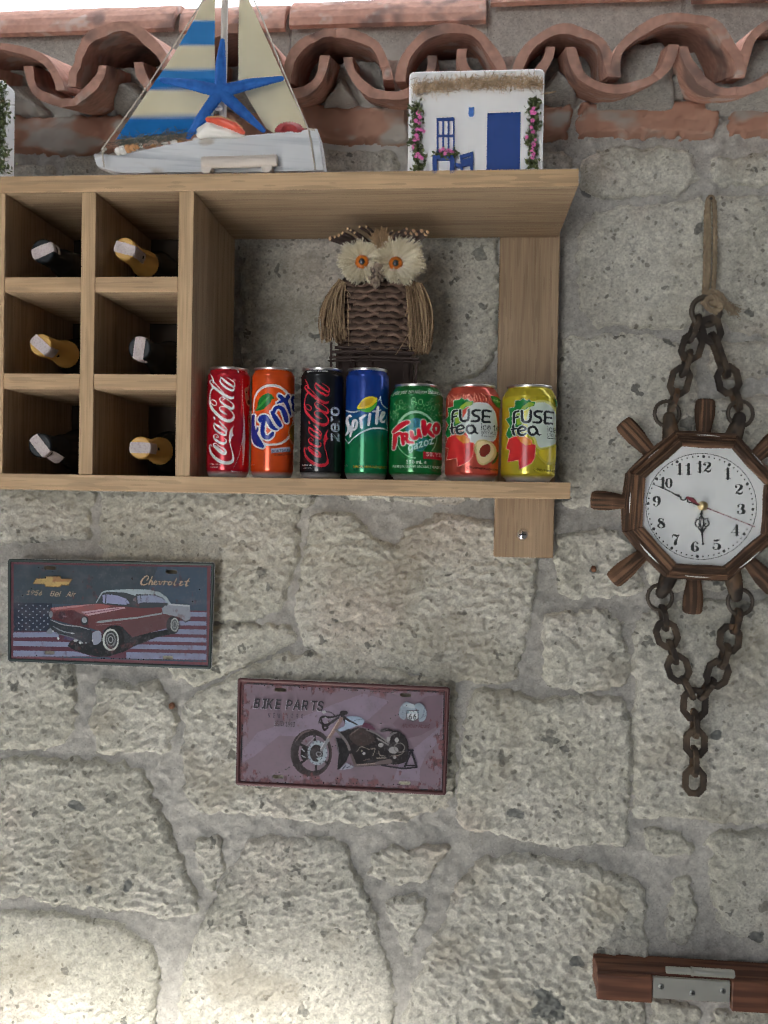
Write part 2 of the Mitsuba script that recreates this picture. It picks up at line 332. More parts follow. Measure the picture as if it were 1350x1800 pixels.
ST = [  # outline in photo pixels, tooling strength, tooling direction
 ([(-60,845),(152,838),(158,870),(155,945),(60,950),(-60,948)],1,0), ([(180,850),(525,850),(522,960),(512,1020),(490,1068),(440,1092),(375,1085),(240,1075),(185,1000),(172,930)],1,10),
 ([(290,1100),(500,1105),(524,1130),(470,1150),(400,1182),(350,1205),(300,1195),(275,1140)],.8,0), ([(-60,1150),(118,1165),(128,1230),(110,1308),(50,1318),(-60,1316)],.9,5),
 ([(165,1200),(268,1205),(290,1235),(300,1270),(285,1325),(168,1332),(158,1260)],.8,20),
 ([(322,1253),(362,1212),(418,1187),(494,1155),(604,1158),(700,1185),(795,1205),(800,1390),(785,1420),(700,1447),(560,1450),(470,1440),(360,1430),(325,1400),(318,1330)],1,15),
 ([(545,905),(600,900),(622,915),(655,950),(692,962),(718,935),(760,910),(860,917),(930,940),(947,970),(940,1030),(930,1100),(908,1190),(860,1197),(760,1192),(630,1165),(560,1157),(534,1130),(522,1080),(530,1000)],1.3,-3),
 ([(425,370),(770,370),(872,380),(876,600),(850,650),(700,700),(425,690)],.45,20), ([(560,712),(868,670),(885,700),(885,870),(720,882),(560,868)],.6,0), ([(425,712),(545,712),(545,885),(425,880)],.5,0),
 ([(985,935),(1085,932),(1120,965),(1130,1045),(1060,1052),(990,1050),(978,990)],.9,0), ([(965,1080),(1060,1075),(1098,1100),(1104,1160),(1101,1212),(962,1212),(958,1140)],.9,30),
 ([(840,1217),(960,1232),(1090,1225),(1107,1260),(1106,1380),(1104,1492),(1000,1490),(900,1476),(813,1460),(810,1380),(816,1300),(826,1240)],1,75),
 ([(1128,1078),(1200,1062),(1410,1060),(1410,1450),(1300,1450),(1122,1437),(1118,1300),(1123,1150)],.7,10),
 ([(1048,368),(1140,357),(1236,346),(1240,450),(1242,560),(1180,572),(1050,570),(1024,540),(1019,450),(1026,400)],.35,0),
 ([(1257,342),(1410,335),(1410,585),(1300,575),(1262,540),(1256,440)],.35,0), ([(988,592),(1100,587),(1213,602),(1226,680),(1222,780),(1213,892),(1100,888),(1000,890),(988,800),(983,700)],.35,0),
 ([(1246,602),(1410,592),(1410,668),(1330,665),(1270,668),(1250,640)],.4,10), ([(1252,708),(1410,692),(1410,1032),(1150,1040),(1140,930),(1235,905),(1246,800)],.5,0),
 ([(1030,272),(1100,255),(1214,260),(1228,305),(1200,333),(1062,345),(1022,318)],.6,0), ([(1253,270),(1410,262),(1410,318),(1300,326),(1254,320)],.5,0),
 ([(110,272),(300,268),(390,272),(395,335),(110,335)],.6,0), ([(-60,280),(60,282),(92,290),(92,335),(-60,335)],.5,0), ([(420,268),(690,262),(700,335),(420,335)],.6,0), ([(725,262),(1000,268),(1000,340),(725,335)],.6,0),
 ([(-60,1342),(60,1337),(200,1347),(243,1365),(283,1445),(320,1530),(343,1580),(338,1605),(318,1615),(232,1610),(166,1600),(-60,1572)],1,0),
 ([(-60,1614),(110,1614),(178,1627),(238,1652),(266,1675),(270,1740),(262,1860),(-60,1860)],1,-5), ([(342,1472),(383,1477),(388,1510),(378,1560),(366,1577),(352,1540),(340,1500)],1,80),
 ([(428,1484),(500,1478),(598,1483),(630,1545),(653,1620),(683,1710),(693,1860),(300,1860),(322,1708),(350,1642),(374,1592),(404,1537)],1.1,15),
 ([(652,1502),(700,1494),(793,1499),(768,1535),(743,1560),(690,1560),(640,1545)],.8,0), ([(680,1582),(753,1578),(750,1610),(727,1680),(717,1697),(700,1660),(684,1612)],.9,80),
 ([(848,1515),(940,1514),(1050,1527),(1118,1556),(1137,1590),(1140,1680),(1128,1860),(692,1860),(714,1790),(737,1720),(772,1640),(812,1562)],1.2,-38),
 ([(1138,1464),(1200,1467),(1224,1490),(1219,1510),(1180,1511),(1132,1503)],.5,0), ([(1187,1550),(1219,1542),(1225,1640),(1204,1668),(1174,1655),(1180,1600)],.9,85),
 ([(1252,1470),(1410,1462),(1410,1680),(1290,1650),(1259,1600),(1253,1520)],.7,0), ([(1270,1788),(1410,1770),(1410,1860),(1235,1860)],.7,0), ([(1150,1760),(1240,1775),(1215,1860),(1145,1860)],.6,0),
 ([(-60,360),(120,360),(120,560),(-60,560)],.4,0), ([(140,360),(400,360),(400,600),(140,600)],.4,0), ([(-60,580),(400,620),(400,815),(-60,815)],.4,0),
]
for i, (pts, amp, ang) in enumerate(ST):
    small = poly(pts).area < 12000
    stone(pts, amp, ang, seed=i + 1, rad=7 if small else 14, soft=.008 if small else .012, proud=.8 if small else 1.0)
for i, (x0, y0, x1, y1) in enumerate([(-330,350,-90,560),(-330,590,-85,820),(-330,850,-90,1090),(-330,1120,-88,1300),(-330,1330,-85,1570),(-330,1600,-90,1860),
        (1440,330,1690,560),(1440,590,1690,860),(1440,890,1690,1060),(1440,1090,1690,1430),(1440,1460,1690,1700),(1440,1730,1690,1860),
        (-330,1890,-40,2080),(-10,1890,330,2080),(360,1890,660,2080),(690,1890,1010,2080),(1040,1890,1360,2080),(1390,1890,1690,2080)]):
    stone([(x0, y0), (x1, y0), (x1, y1), (x0, y1)], .9, i * 23 % 40 - 20, seed=60 + i, pitch=.007, rad=25)
for i, (x0, y0, x1, y1) in enumerate([(-300,205,-25,268),(5,200,225,263),(250,196,480,258),(505,182,716,248),(742,180,1004,242),(1019,174,1262,238),(1286,180,1530,236),(1555,180,1690,236)]):
    stone([(x0, y0), (x1, y0), (x1, y1), (x0, y1)], .25, 0, proud=1.15, seed=90 + i, rad=4, pitch=.003, name='brick', material='mat_brick', rough=.5, soft=.006)
# solid body behind the face, so that the wall has its thickness
WB = .46
obj('core', bx(-2.4, 2.4, .035, WB, 0, ZT + .04), 'mat_mortar', wall, False)
mat('mat_rust', (.16, .075, .04), .8)
for (x, y, r) in ((303, 1240, .0042), (1043, 1000, .0040)):
    c = at(x, y, .008); nm = lathe([(0, .006), (r * .7, .0055), (r, .004), (r, 0), (0, 0)], 14); nm.vertices = nm.vertices * [1, 1.15, 1]
    k = obj('rusty_nail', moved(nm, aim(c, [0, -1, 0])), 'mat_rust', wall, 40)
# ---------------------------------------------------------------- the wooden wall shelf
YF_, YBK = -0.215, -0.019
def fz(px, py): return float(at(px, py, YF_)[2])
def fx(px, py): return float(at(px, py, YF_)[0])
Z_TT, Z_TB = fz(500, 303), fz(500, 333)
Z_BT, Z_BB = fz(500, 840), fz(500, 868)
X_R = fx(1017.5, 310)
shelf = thing('wall_shelf', 'oak coloured wall shelf with bottle pigeonholes on its left and an open bay of cans', 'shelf')
XL0 = fx(-165, 580)
R = .0012
def oakbox(name, x0, x1, z0, z1, y0=YF_, y1=YBK, upright=False):
    k = obj(name, bx(x0, x1, y0 + .001, y1, z0, z1, R), 'mat_oak_upright' if upright else 'mat_oak', shelf, False)
    obj('edge_band', bx(x0 + .0002, x1 - .0002, y0, y0 + .0016, z0 + .0002, z1 - .0002, .0004), 'mat_edge_upright' if upright else 'mat_edge', k, False)
    return k
tag(oakbox('top_board', XL0, X_R, Z_TB, Z_TT), 'long top board of the shelf')
tag(oakbox('bottom_board', XL0, fx(1003, 862), Z_BB, Z_BT), 'long bottom board under the cans and bottles')
cols = [(fx(-19, 600), fx(5.5, 600)), (fx(139.5, 600), fx(164.5, 600)), (fx(310, 600), fx(336.5, 600))]
for a, b in cols: oakbox('partition', a, b, Z_BT, Z_TB, YF_ + .0015, upright=True)
oakbox('partition', XL0, XL0 + .018, Z_BT, Z_TB, YF_ + .0015, upright=True)
rows = [(fz(70, 513), fz(70, 486)), (fz(70, 683.5), fz(70, 656))]
spans = [(XL0 + .018, cols[0][0]), (cols[0][1], cols[1][0]), (cols[1][1], cols[2][0])]
for (a, b) in rows:
    for (x0, x1) in spans: oakbox('pigeonhole_board', x0, x1, a, b, YF_ + .002)
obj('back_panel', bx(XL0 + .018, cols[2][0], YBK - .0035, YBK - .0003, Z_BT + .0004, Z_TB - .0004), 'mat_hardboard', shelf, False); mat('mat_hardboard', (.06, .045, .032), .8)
px0, px1 = float(at(876, 600, YBK)[0]), float(at(983, 500, YBK)[0])
pz0, pz1 = float(at(920, 980, YBK)[2]), Z_TT - .004
k = obj('back_rail', bx(px0, px1, YBK + .0004, -.001, pz0, pz1, R), 'mat_oak_upright', shelf, False); tag(k, 'upright rail at the right end fixed to the wall')
# the rail's bright bolt head
c = at(918.5, 939.5, YBK)
head = lathe([(0, .0042), (.003, .0038), (.0058, .0022), (.0074, 0), (.0074, -.002), (0, -.002)], 28)
M = aim(c, [0, -1, 0]); bolt = obj('bolt', moved(head, M), 'mat_steel', shelf, 40); tag(bolt, 'shiny cross head bolt in the foot of the right rail')
cr = cat_([bx(-.0048, .0048, -.0009, .0009, .0030, .0044), bx(-.0009, .0009, -.0048, .0048, .0031, .0045)])
mat('mat_black', (.012, .012, .012), .5)
obj('cross_slot', moved(cr, M), 'mat_black', bolt, False)
# ---------------------------------------------------------------- the tiled coping of the wall
YT = -0.105                                  # the tiles' front rims
coping = thing('tiled_coping', 'coping of curved terracotta roof tiles along the top of the stone wall', 'roof')
SL = math.radians(19); LT = .36
def half_pipe(cx, cz, r0, r1, th, up, a0=0.0, a1=math.pi, y=YT, length=LT, slope=SL, n=44, tilt=0.0, seed=0):
    """A curved tile: its front rim round (cx, cz), radius r0 in front and r1 at the back, rising with the roof's slope."""
    A = np.linspace(a0, a1, n); ts = np.linspace(0, 1, 9)
    jit = 1 + .018 * np.sin(A * 3 + seed) + .012 * np.sin(A * 7 + seed * 2.3)
    V = []
    for k, (o, dt) in enumerate(((0, 0), (th, 0))):
        for t in ts:
            r = (r0 + (r1 - r0) * t) * jit - o * (1 + .12 * np.sin(A * 5 + seed * 1.7))
            x = cx + np.cos(A) * r + tilt * t * .05
            z = cz + (np.sin(A) * r if up else -np.sin(A) * r) + t * length * math.sin(slope)
            yy = y + t * length * math.cos(slope) + np.zeros(n) + .0015 * np.sin(A * 4 + seed)
            V.append(np.stack([x, yy, z], -1))
    V = np.array(V).reshape(2, len(ts), n, 3)
    idx = np.arange(2 * len(ts) * n).reshape(2, len(ts), n); F = []
    def q(a, b, c, d): F.append(np.stack([a.ravel(), b.ravel(), c.ravel()], -1)); F.append(np.stack([a.ravel(), c.ravel(), d.ravel()], -1))
    for s in (0, 1): q(idx[s, :-1, :-1], idx[s, :-1, 1:], idx[s, 1:, 1:], idx[s, 1:, :-1])
    q(idx[0, 0, :-1], idx[0, 0, 1:], idx[1, 0, 1:], idx[1, 0, :-1]); q(idx[0, -1, :-1], idx[0, -1, 1:], idx[1, -1, 1:], idx[1, -1, :-1])
    for e in (0, -1): q(idx[0, :-1, e], idx[0, 1:, e], idx[1, 1:, e], idx[1, :-1, e])
    V[:, 0, :, 1] += .007 * np.clip(fb(np.stack([A * 3.1, A * 0 + seed, A * 0], -1), 4, 17) - .45, 0, 1) * 2
    V += .0022 * (fb(V * 30 + seed, 3, 3)[..., None] - .5)
    m = trimesh.Trimesh(V.reshape(-1, 3), np.vstack(F), process=False); m.merge_vertices(); m.fix_normals(); return m
s_ = px_size(YT)
covers = [(0, 72, 118, 20), (208, 36, 98, 2), (406, 40, 96, 5), (591, 46, 98, 1), (792, 43, 99, 3), (992, 46, 92, 4), (1190, 24, 112, 6), (1410, 22, 110, 7), (1612, 22, 108, 8), (-205, 80, 105, 9)]
for i, (cx, top, r, sd) in enumerate(covers):
    foot = {0: 162, 1: 150}.get(i, 150 - .012 * cx)
    c = at(cx, top + r * s_ / s_, YT)
    ry = (foot - top)                       # arches are a little taller or flatter than half circles
    m = half_pipe(0, 0, r * s_, r * s_ * .82, .0125, True, .02, math.pi - .02, seed=sd, tilt=rng.uniform(-.2, .2))
    v = m.vertices.copy(); v[:, 2] = v[:, 2] * 1.0; front = at(cx, foot, YT)
    k = ry / r
    zz = v[:, 2] - (v[:, 1] - YT) * math.tan(SL); v[:, 2] = zz * k + (v[:, 1] - YT) * math.tan(SL)
    v[:, 0] += front[0]; v[:, 2] += front[2]
    m.vertices = v; obj('cover_tile', m, 'mat_tile', coping, 40)
pans = [(112, 112, 79, 76, 1), (305, 104, 76, 76, 2), (510, 98, 73, 74, 3), (688, 97, 82, 80, 4), (888, 82, 85, 78, 5), (1093, 77, 96, 85, 6), (1300, 74, 100, 88, 7), (1510, 72, 96, 88, 8), (-90, 116, 80, 76, 9)]
for i, (cx, rim, r, dep, sd) in enumerate(pans):
    m = half_pipe(0, 0, r * s_, r * s_ * 1.1, .0125, False, .03, math.pi - .03, y=YT + .012, seed=sd + 20, length=.42)
    front = at(cx, rim, YT + .012); v = m.vertices.copy(); rise = (v[:, 1] - YT - .012) * math.tan(SL)
    v[:, 2] = (v[:, 2] - rise) * (dep / r) + rise; v[:, 0] += front[0]; v[:, 2] += front[2]; m.vertices = v
    obj('pan_tile', m, 'mat_tile', coping, 40)
# lime mortar: a bed under the pans, plugs between the rows, and the band that carries the ridge
def lumpy(x0, x1, z0, z1, Y, depth, seed, amp=.012, pitch=.009, round_=.03):
    xs = np.linspace(x0, x1, max(4, int((x1 - x0) / pitch))); zs = np.linspace(z0, z1, max(4, int((z1 - z0) / pitch)))
    X, Z = np.meshgrid(xs, zs, indexing='ij'); P = np.stack([X, X * 0 + seed, Z], -1)
    e = np.minimum(np.minimum(X - x0, x1 - X), np.minimum(Z - z0, z1 - Z)) + .012 * (fb(P * 30, 2, seed) - .5)
    H = depth * np.sqrt(np.clip(1 - (1 - np.clip(e / round_, 0, 1)) ** 2, 0, 1)) + amp * (fb(P * 24, 3, seed + 1) - .5) * np.clip(e / round_, 0, 1)
    return grid_mesh(xs, zs, Y + depth - H)
zf = float(at(700, 150, YT)[2])
k = obj('mortar', cat_([lumpy(-2.4, 2.4, ZT + .02, zf + .10, .06, .02, 3)]), 'mat_mortar', coping, True); tag(k, 'grey mortar packed behind and between the tiles')
def patch(pts, Y, depth, seed, soft=.02, cut=None):
    """A plastered patch with an outline in photo pixels, its face about `depth` in front of y = Y."""
    g = poly(pts)
    if cut: g = g.intersection(sbox(-2000, -2000, 4000, cut))
    if g.geom_type != 'Polygon': g = max(g.geoms, key=lambda q: q.area)
    w = at(*np.array(g.exterior.coords).T, Y - depth); pw = Polygon(w[:, [0, 2]]); x0, z0, x1, z1 = pw.bounds
    xs = np.arange(x0 - .01, x1 + .01, .0035); zs = np.arange(z0 - .01, z1 + .01, .0035); X, Z = np.meshgrid(xs, zs, indexing='ij'); P = np.stack([X, X * 0 + seed, Z], -1)
    d = shapely.distance(shapely.points(X.ravel(), Z.ravel()), pw.exterior); d = np.where(shapely.contains_xy(pw, X.ravel(), Z.ravel()), d, -d).reshape(X.shape)
    d = d + .008 * (fb(P * 60, 3, seed) - .5)
    lift = np.sqrt(np.clip(1 - (1 - np.clip(d / soft, 0, 1)) ** 2, 0, 1))
    H = depth * lift + lift * (.016 * (fb(P * 22, 3, seed + 1) - .5) + .005 * (fb(P * 90, 3, seed + 2) - .5)) + np.clip(d, -.02, 0) * 3
    obj('mortar', grid_mesh(xs, zs, Y - H, drop=d < -.008), 'mat_mortar', coping, True)
for i, (cx, rim, r, dep, sd) in enumerate(sorted(pans)[:-1]):       # plaster under the pans, standing up between each pair
    nx, nrim, nr, ndep, _ = sorted(pans)[i + 1]
    A = np.linspace(.5, .12, 7) * math.pi
    a = [(cx + (r + 2) * math.cos(t), rim + (dep + 2) * math.sin(t)) for t in A]; b = [(nx - (nr + 2) * math.cos(t), nrim + (ndep + 2) * math.sin(t)) for t in A[::-1]]
    patch([(cx - 4, 201 - .027 * cx)] + a + [(cx + r + 4, rim + 14), (nx - nr - 4, nrim + 14)] + b + [(nx + 4, 201 - .027 * nx)], .02, .07, 200 + i, .03, 172 - .027 * (cx + nx) / 2)
for (cx, top, w) in ((1130, 62, 62), (1345, 56, 82)):    # pale plugs seen inside the two right hand arches
    patch([(cx - w, 160), (cx - w, top + 25), (cx - w * .4, top), (cx + w * .6, top), (cx + w, top + 20), (cx + w, 160)], -.01, .03, 300 + cx)
YR = .12
zr = float(at(600, 16, YR)[2]); zlo = zf + .06
obj('mortar', lumpy(-2.4, 2.4, zlo - .05, zr - .075, YR - .005, .05, 41, amp=.03, pitch=.012, round_=.035), 'mat_mortar', coping, True)
obj('mortar', bx(-2.4, 2.4, YR + .05, .36, zlo - .2, zr - .09), 'mat_mortar', coping, False)
for i, (x0, x1, top) in enumerate([(-330, 18, 56), (30, 336, 38), (346, 520, 33), (528, 852, 24), (860, 1180, -14), (1192, 1500, -18), (1512, 1800, -18)]):
    a, b = at(x0, top, YR + .105), at(x1, top, YR + .105)
    A = np.linspace(0, math.pi, 18); L = b[0] - a[0]
    g = Polygon(np.vstack([np.stack([np.cos(A) * .095, np.sin(A) * .072], -1), np.stack([np.cos(A[::-1]) * .083, np.sin(A[::-1]) * .060], -1)]))
    m = trimesh.creation.extrude_polygon(g, L, engine='earcut').subdivide_to_size(.06)
    v = np.array(m.vertices); w = np.stack([a[0] + v[:, 2], YR + .105 + v[:, 0] * (1 + .05 * v[:, 2]), a[2] - .072 + v[:, 1]], -1)
    w[:, 2] += .004 * (fb(w * 20, 2, i) - .5)
    m = trimesh.Trimesh(w, m.faces, process=False); m.fix_normals(); obj('ridge_tile', m, 'mat_tile', coping, 40)
    obj('mortar', bx(a[0] - .012, b[0] + .012, YR + .045, YR + .165, zlo - .2, a[2] - .022, .01), 'mat_mortar', coping, False)
# ---------------------------------------------------------------- seven drink cans in a row on the bottom board
scene['mat_can_print'] = {'type': 'twosided', 'bsdf': {'type': 'principled', 'base_color': {'type': 'mesh_attribute', 'name': 'vertex_color'}, 'roughness': .16, 'metallic': .35, 'specular': .6, 'clearcoat': .5, 'clearcoat_gloss': .9}}
scene['mat_can_ink'] = {'type': 'twosided', 'bsdf': {'type': 'principled', 'base_color': {'type': 'mesh_attribute', 'name': 'vertex_color'}, 'roughness': .18, 'specular': .6}}
mat('mat_aluminium', (.80, .80, .80), .28, metallic=1.0)
WHITE = srgb(225, 225, 225); RED = srgb(190, 25, 40)
CAN_R = {'slim': .0268, 'wide': .0331}; CAN_H = {'slim': .1385, 'wide': .1185}
def can(label, kind, px, crop, body, layers, Yc):
    """crop = (x0, y0, scale): the drawing's units; px: the can's middle in photo pixels; body(t) the ground colour at the height fraction t."""
    R_, H = CAN_R[kind], CAN_H[kind]
    t = thing('drink_can', label, 'can', 'row of drink cans on the shelf')
    base = at(px, 838, Yc); X0, Z0 = base[0], Z_BT
    ring = .0235 if kind == 'slim' else .0262
    sh = .011 if kind == 'slim' else .016
    prof = [(ring - .003, .0), (ring, .0012), (ring + .0012, .0035), (R_ - .0006, .0085), (R_, .0105)]
    hs = np.linspace(.0105, H - sh, 26)[1:]
    prof += [(R_, h) for h in hs]
    prof += [(R_ - .0006, H - sh + .0025), (ring + (R_ - ring) * .35, H - .0062), (ring + .0006, H - .0042), (ring, H - .0034)]
    pr = np.array(prof)
    m = lathe(pr, 72); m = trimesh.Trimesh(np.array(m.vertices) + [X0, Yc, Z0], m.faces, process=False)
    col = np.array([body((v[2] - Z0) / H) for v in m.vertices])
    silver = (m.vertices[:, 2] - Z0 < .0065); col[silver] = (.55, .55, .54)
    k = obj('body', m, 'mat_can_print', t, True, color=col)
    rim = lathe([(ring, H - .0036), (ring + .0013, H - .0028), (ring + .0016, H - .0012), (ring + .0012, H - .0002), (ring + .0002, H), (ring - .0012, H - .0006), (ring - .0016, H - .004), (ring - .004, H - .0052), (0, H - .005)], 64)
    rim.apply_translation([X0, Yc, Z0]); lid = obj('lid', rim, 'mat_aluminium', t, True)
    tab = trimesh.creation.extrude_polygon(ell(0, 0, .007, .0105).difference(ell(0, .004, .0035, .003)), .0009, engine='earcut'); tab.apply_translation([X0, Yc + .002, Z0 + H - .0046]); obj('pull_tab', tab, 'mat_aluminium', lid, False)
    # the print, wrapped round the body
    cx0, cy0, sc = crop
    half = R_ / px_size(Yc - R_ * .35)
    zc = lambda py: at(px, py, Yc - R_ * .9)[:, 2] if np.ndim(py) else at(px, py, Yc - R_ * .9)[2]
    view = math.atan2(X0 - EYEP[0], Yc - EYEP[1])      # the can's own front turns towards the viewer
    def place(v, lift):
        qx, qy = cx0 + v[:, 0] / sc, cy0 + v[:, 1] / sc
        u = np.clip((qx - (px - (qy - 745) * .0232)) / half, -.985, .985); th = np.arcsin(u) + view * 0 - view
        z = np.clip(zc(qy), Z0 + .007, Z0 + H - .004)
        r = np.interp(z - Z0, pr[:, 1], pr[:, 0]) + lift
        return np.stack([X0 + r * np.sin(th), Yc - r * np.cos(th), z], -1)
    by = {}
    for name, g, c in layers: by.setdefault(name, []).append((g, c))
    lift0 = 0
    for name, ls in by.items():
        pl = lambda v, l, o=lift0: place(v, l + o)
        mm, cc = sheet(ls, pl, strip=2.2 * sc, step=.00009)
        obj(name, mm, 'mat_can_ink', t, False, color=cc); lift0 += .00009 * len(ls)
    return t
Yslim, Ywide = -.165, -.168
def script_logo(sh=0.0):
    """The flowing lettering that runs up the two cola cans, in the first can's crop units (8.57 per photo pixel)."""
    g = [
     # big C of the first word with its long tail
     pen([(138,1282),(122,1262),(106,1262),(104,1310),(125,1385),(175,1450),(240,1500),(320,1530),(390,1528),(440,1500),(452,1450),(446,1400),(430,1330),(412,1260),(398,1190)],[14,20,16,22,34,44,52,54,52,44,30,18,14,14,16]),
     poly([(392,1205),(393,1120),(405,1060),(428,1010),(468,962),(447,1020),(443,1055),(452,1095),(470,1112),(452,1122),(435,1145),(425,1175),(412,1215)]),
     # o
     pen([(215,1290),(190,1310),(168,1290),(165,1255),(185,1238),(215,1255),(250,1285),(300,1310),(335,1345),(340,1385),(318,1402),(270,1380),(215,1330),(178,1290)],[10,12,14,16,14,12,14,20,30,36,30,32,34,20]),
     pen([(168,1262),(215,1300),(265,1345),(315,1385)],[16,30,36,30]),
     # c
     pen([(205,1145),(235,1150),(225,1120),(200,1105),(172,1120),(172,1160),(205,1195),(260,1230),(310,1240),(345,1225),(350,1190),(330,1165)],[10,14,12,14,14,22,34,42,40,28,16,10]),
     # a
     pen([(180,930),(172,965),(178,1010),(210,1050),(270,1090),(330,1115),(352,1090),(330,1055),(260,1000),(200,955),(180,930)],[12,16,22,30,34,30,20,14,16,18,12]),
     pen([(180,935),(240,985),(320,1040),(352,1070),(362,1030),(330,990)],[14,34,34,22,14,8]),
     pen([(175,848),(183,875)],[26,26]),
     pen([(250,905),(300,965),(350,1010)],[16,26,14]),
     # big C of the second word with loop
     pen([(370,805),(330,790),(290,760),(262,735),(262,700),(300,685),(360,700),(420,745),(462,800),(462,850),(430,890),(370,900),(300,870),(220,805),(150,720),(115,640),(110,580),(118,500),(135,440),(160,400)],[10,26,30,20,14,14,14,16,20,34,46,48,46,46,40,30,20,16,22,26]),
     pen([(120,600),(145,582),(185,595),(212,630),(205,665),(170,665),(140,630),(125,600)],[8,12,14,14,14,14,12,8]),
     # o
     pen([(300,590),(330,570),(320,545),(290,545),(265,570),(275,610),(330,660),(400,705),(450,710),(465,670),(440,630),(370,580),(320,555)],[10,12,14,14,16,24,34,42,38,24,16,14,12]),
     # l with its flag
     pen([(320,480),(250,400),(190,330),(150,285),(122,285),(122,320),(160,375),(230,440),(310,500),(390,545),(445,555),(470,530)],[10,14,14,14,16,20,28,36,42,44,34,12]),
     poly([(118,178),(150,220),(172,265),(182,310),(176,345),(150,315),(160,290),(140,235)]),
     # a
     pen([(280,245),(270,290),(280,330),(320,375),(390,420),(445,440),(472,415),(455,385),(390,330),(320,275),(280,245)],[12,18,24,30,34,32,20,14,16,18,12]),
     pen([(285,255),(350,310),(430,365),(475,385),(480,330),(440,290),(370,250)],[14,34,34,24,16,14,8]),
    ]
    return unary_union(g)
LOGO = script_logo()
coke = [('swoosh', poly([(532,105),(606,105),(604,250),(596,380),(604,560),(620,760),(634,960),(638,1150),(625,1380),(600,1560),(580,1680),(405,1680),(480,1560),(545,1380),(592,1160),(612,960),(610,760),(594,520),(570,340),(545,200)]), srgb(215, 215, 222)),
        ('lettering', LOGO, WHITE), ('lettering', ell(477, 281, 20), srgb(225, 130, 140)),
        ('small_print', letters('100% 250 ml', 20, 90, 1565, True), srgb(230, 190, 190)), ('small_print', letters('105 kcal', 20, 112, 1605, True), srgb(230, 190, 190)),
        ('side_print', poly([(625,405),(640,380),(675,360),(690,330),(695,345),(685,400),(672,440),(690,500),(700,560),(715,640),(690,655),(655,620),(640,540),(632,470)]), srgb(160, 130, 110)),
        ('side_print', ell(655, 445, 12), srgb(40, 25, 25)), ('side_print', ell(685, 590, 22, 35), srgb(45, 40, 25)), ('side_print', letters('B', 150, 668, 950, True, .35), srgb(165, 120, 100)),
        ('side_print', letters('18', 60, 664, 1030, True, .4), srgb(150, 90, 80))]
can('red tall slim can with white flowing script running up it, leftmost in the row', 'slim', 400, (355, 635, 8.567), lambda t: srgb(186, 22, 40), coke, Yslim)
# ---- orange can
ball = blob([(75,720),(75,600),(120,470),(230,375),(370,345),(500,380),(620,470),(690,620),(700,820),(660,1050),(590,1180),(480,1255),(360,1275),(250,1270),(150,1150),(90,950)])
ball_in = blob([(95,720),(98,610),(140,500),(240,412),(370,390),(480,412),(590,500),(660,640),(672,820),(630,1040),(570,1150),(470,1218),(360,1240),(260,1235),(165,1120),(105,940)])
f_let = [pen([(85,820),(75,900),(80,990),(105,1090),(150,1190),(210,1280)],[44,46,50,60,74,58]), pen([(105,1080),(140,1040),(145,1005)],[40,34,26]), pen([(60,1000),(80,1150),(120,1240),(190,1290)],[30,50,50,30]),
         pen([(190,905),(180,875),(225,838),(270,850),(310,910),(350,980),(400,1020),(430,1022)],[50,56,60,64,70,66,40,24]), pen([(225,1000),(215,1060),(240,1130),(300,1150),(350,1110),(365,1085)],[56,62,66,66,56,40]), pen([(250,860),(225,960),(212,1040)],[60,60,56]),
         pen([(350,770),(390,830),(440,910),(475,965)],[30,64,74,60]), pen([(375,780),(410,710),(460,690),(515,720),(550,800),(570,890)],[50,50,54,66,74,60]),
         pen([(470,520),(520,560),(560,600),(600,680),(632,790)],[50,66,60,56,26]), pen([(600,510),(580,560),(540,590)],[54,56,50]), pen([(440,630),(500,600),(560,570)],[22,44,60]),
         pen([(690,500),(662,540),(665,600),(690,640)],[40,44,40,36]), pen([(680,620),(668,680),(690,720)],[34,38,34])]
blue_w = unary_union(f_let)
fanta = [('emblem', ball, srgb(225, 215, 210)), ('emblem', ball_in, srgb(226, 84, 26)), 
         ('leaf', blob([(112,745),(140,690),(158,600),(210,525),(290,490),(350,505),(385,545),(405,558),(360,575),(335,625),(290,670),(255,700),(235,725),(180,740)]), srgb(30, 115, 45)), ('leaf', blob([(120,738),(180,660),(240,590),(330,530),(270,600),(200,680)]), srgb(60, 150, 60)),
         ('lettering', blue_w.buffer(24), srgb(222, 218, 218)), ('lettering', blue_w, srgb(28, 48, 140)),
         ('fruit', ring_(735, 1075, 140, 190, 12), srgb(200, 140, 90)), ('fruit', ell(735, 1075, 120, 165), srgb(150, 110, 40)),
         ('banner', aff.rotate(sbox(345, 1318, 630, 1388), -8, origin=(345, 1388)), srgb(205, 205, 222)), ('banner', letters('PORTAKAL', 42, 352, 1385, True, .92, 0, -8), srgb(30, 35, 90)), ('banner', letters('AROMALI GAZOZ', 24, 385, 1430, False, .95, 0, -8), srgb(90, 45, 40)),
         ('small_print', letters('250', 20, 45, 1570, True), srgb(235, 180, 150))]
can('orange tall slim can with blue bubble lettering and a green leaf', 'slim', 478, (435, 635, 8.567), lambda t: srgb(226, 84, 26), fanta, Yslim)
# ---- black can
zl = aff.translate(LOGO, 10, 40)
zl = aff.scale(zl, 1.0, .965, origin=(280, 1530))
zero = [('lettering', zl, srgb(205, 42, 60)), ('zero_word', letters('zero', 162, 636, 1212, True, 1.14, 0, -90), srgb(190, 200, 212)),
        ('small_print', letters('tadı eşsiz. benzersiz.', 26, 140, 158, True, 1.0), srgb(200, 200, 200)), ('small_print', letters('100% 250 ml', 22, 80, 1578, True), srgb(205, 205, 205)), ('small_print', letters('0,5 kcal', 22, 105, 1620, True), srgb(205, 205, 205)),]
can('black tall slim can with red script and the grey word zero beside it', 'slim', 564, (520, 635, 8.567), lambda t: srgb(22, 24, 28), zero, Yslim)
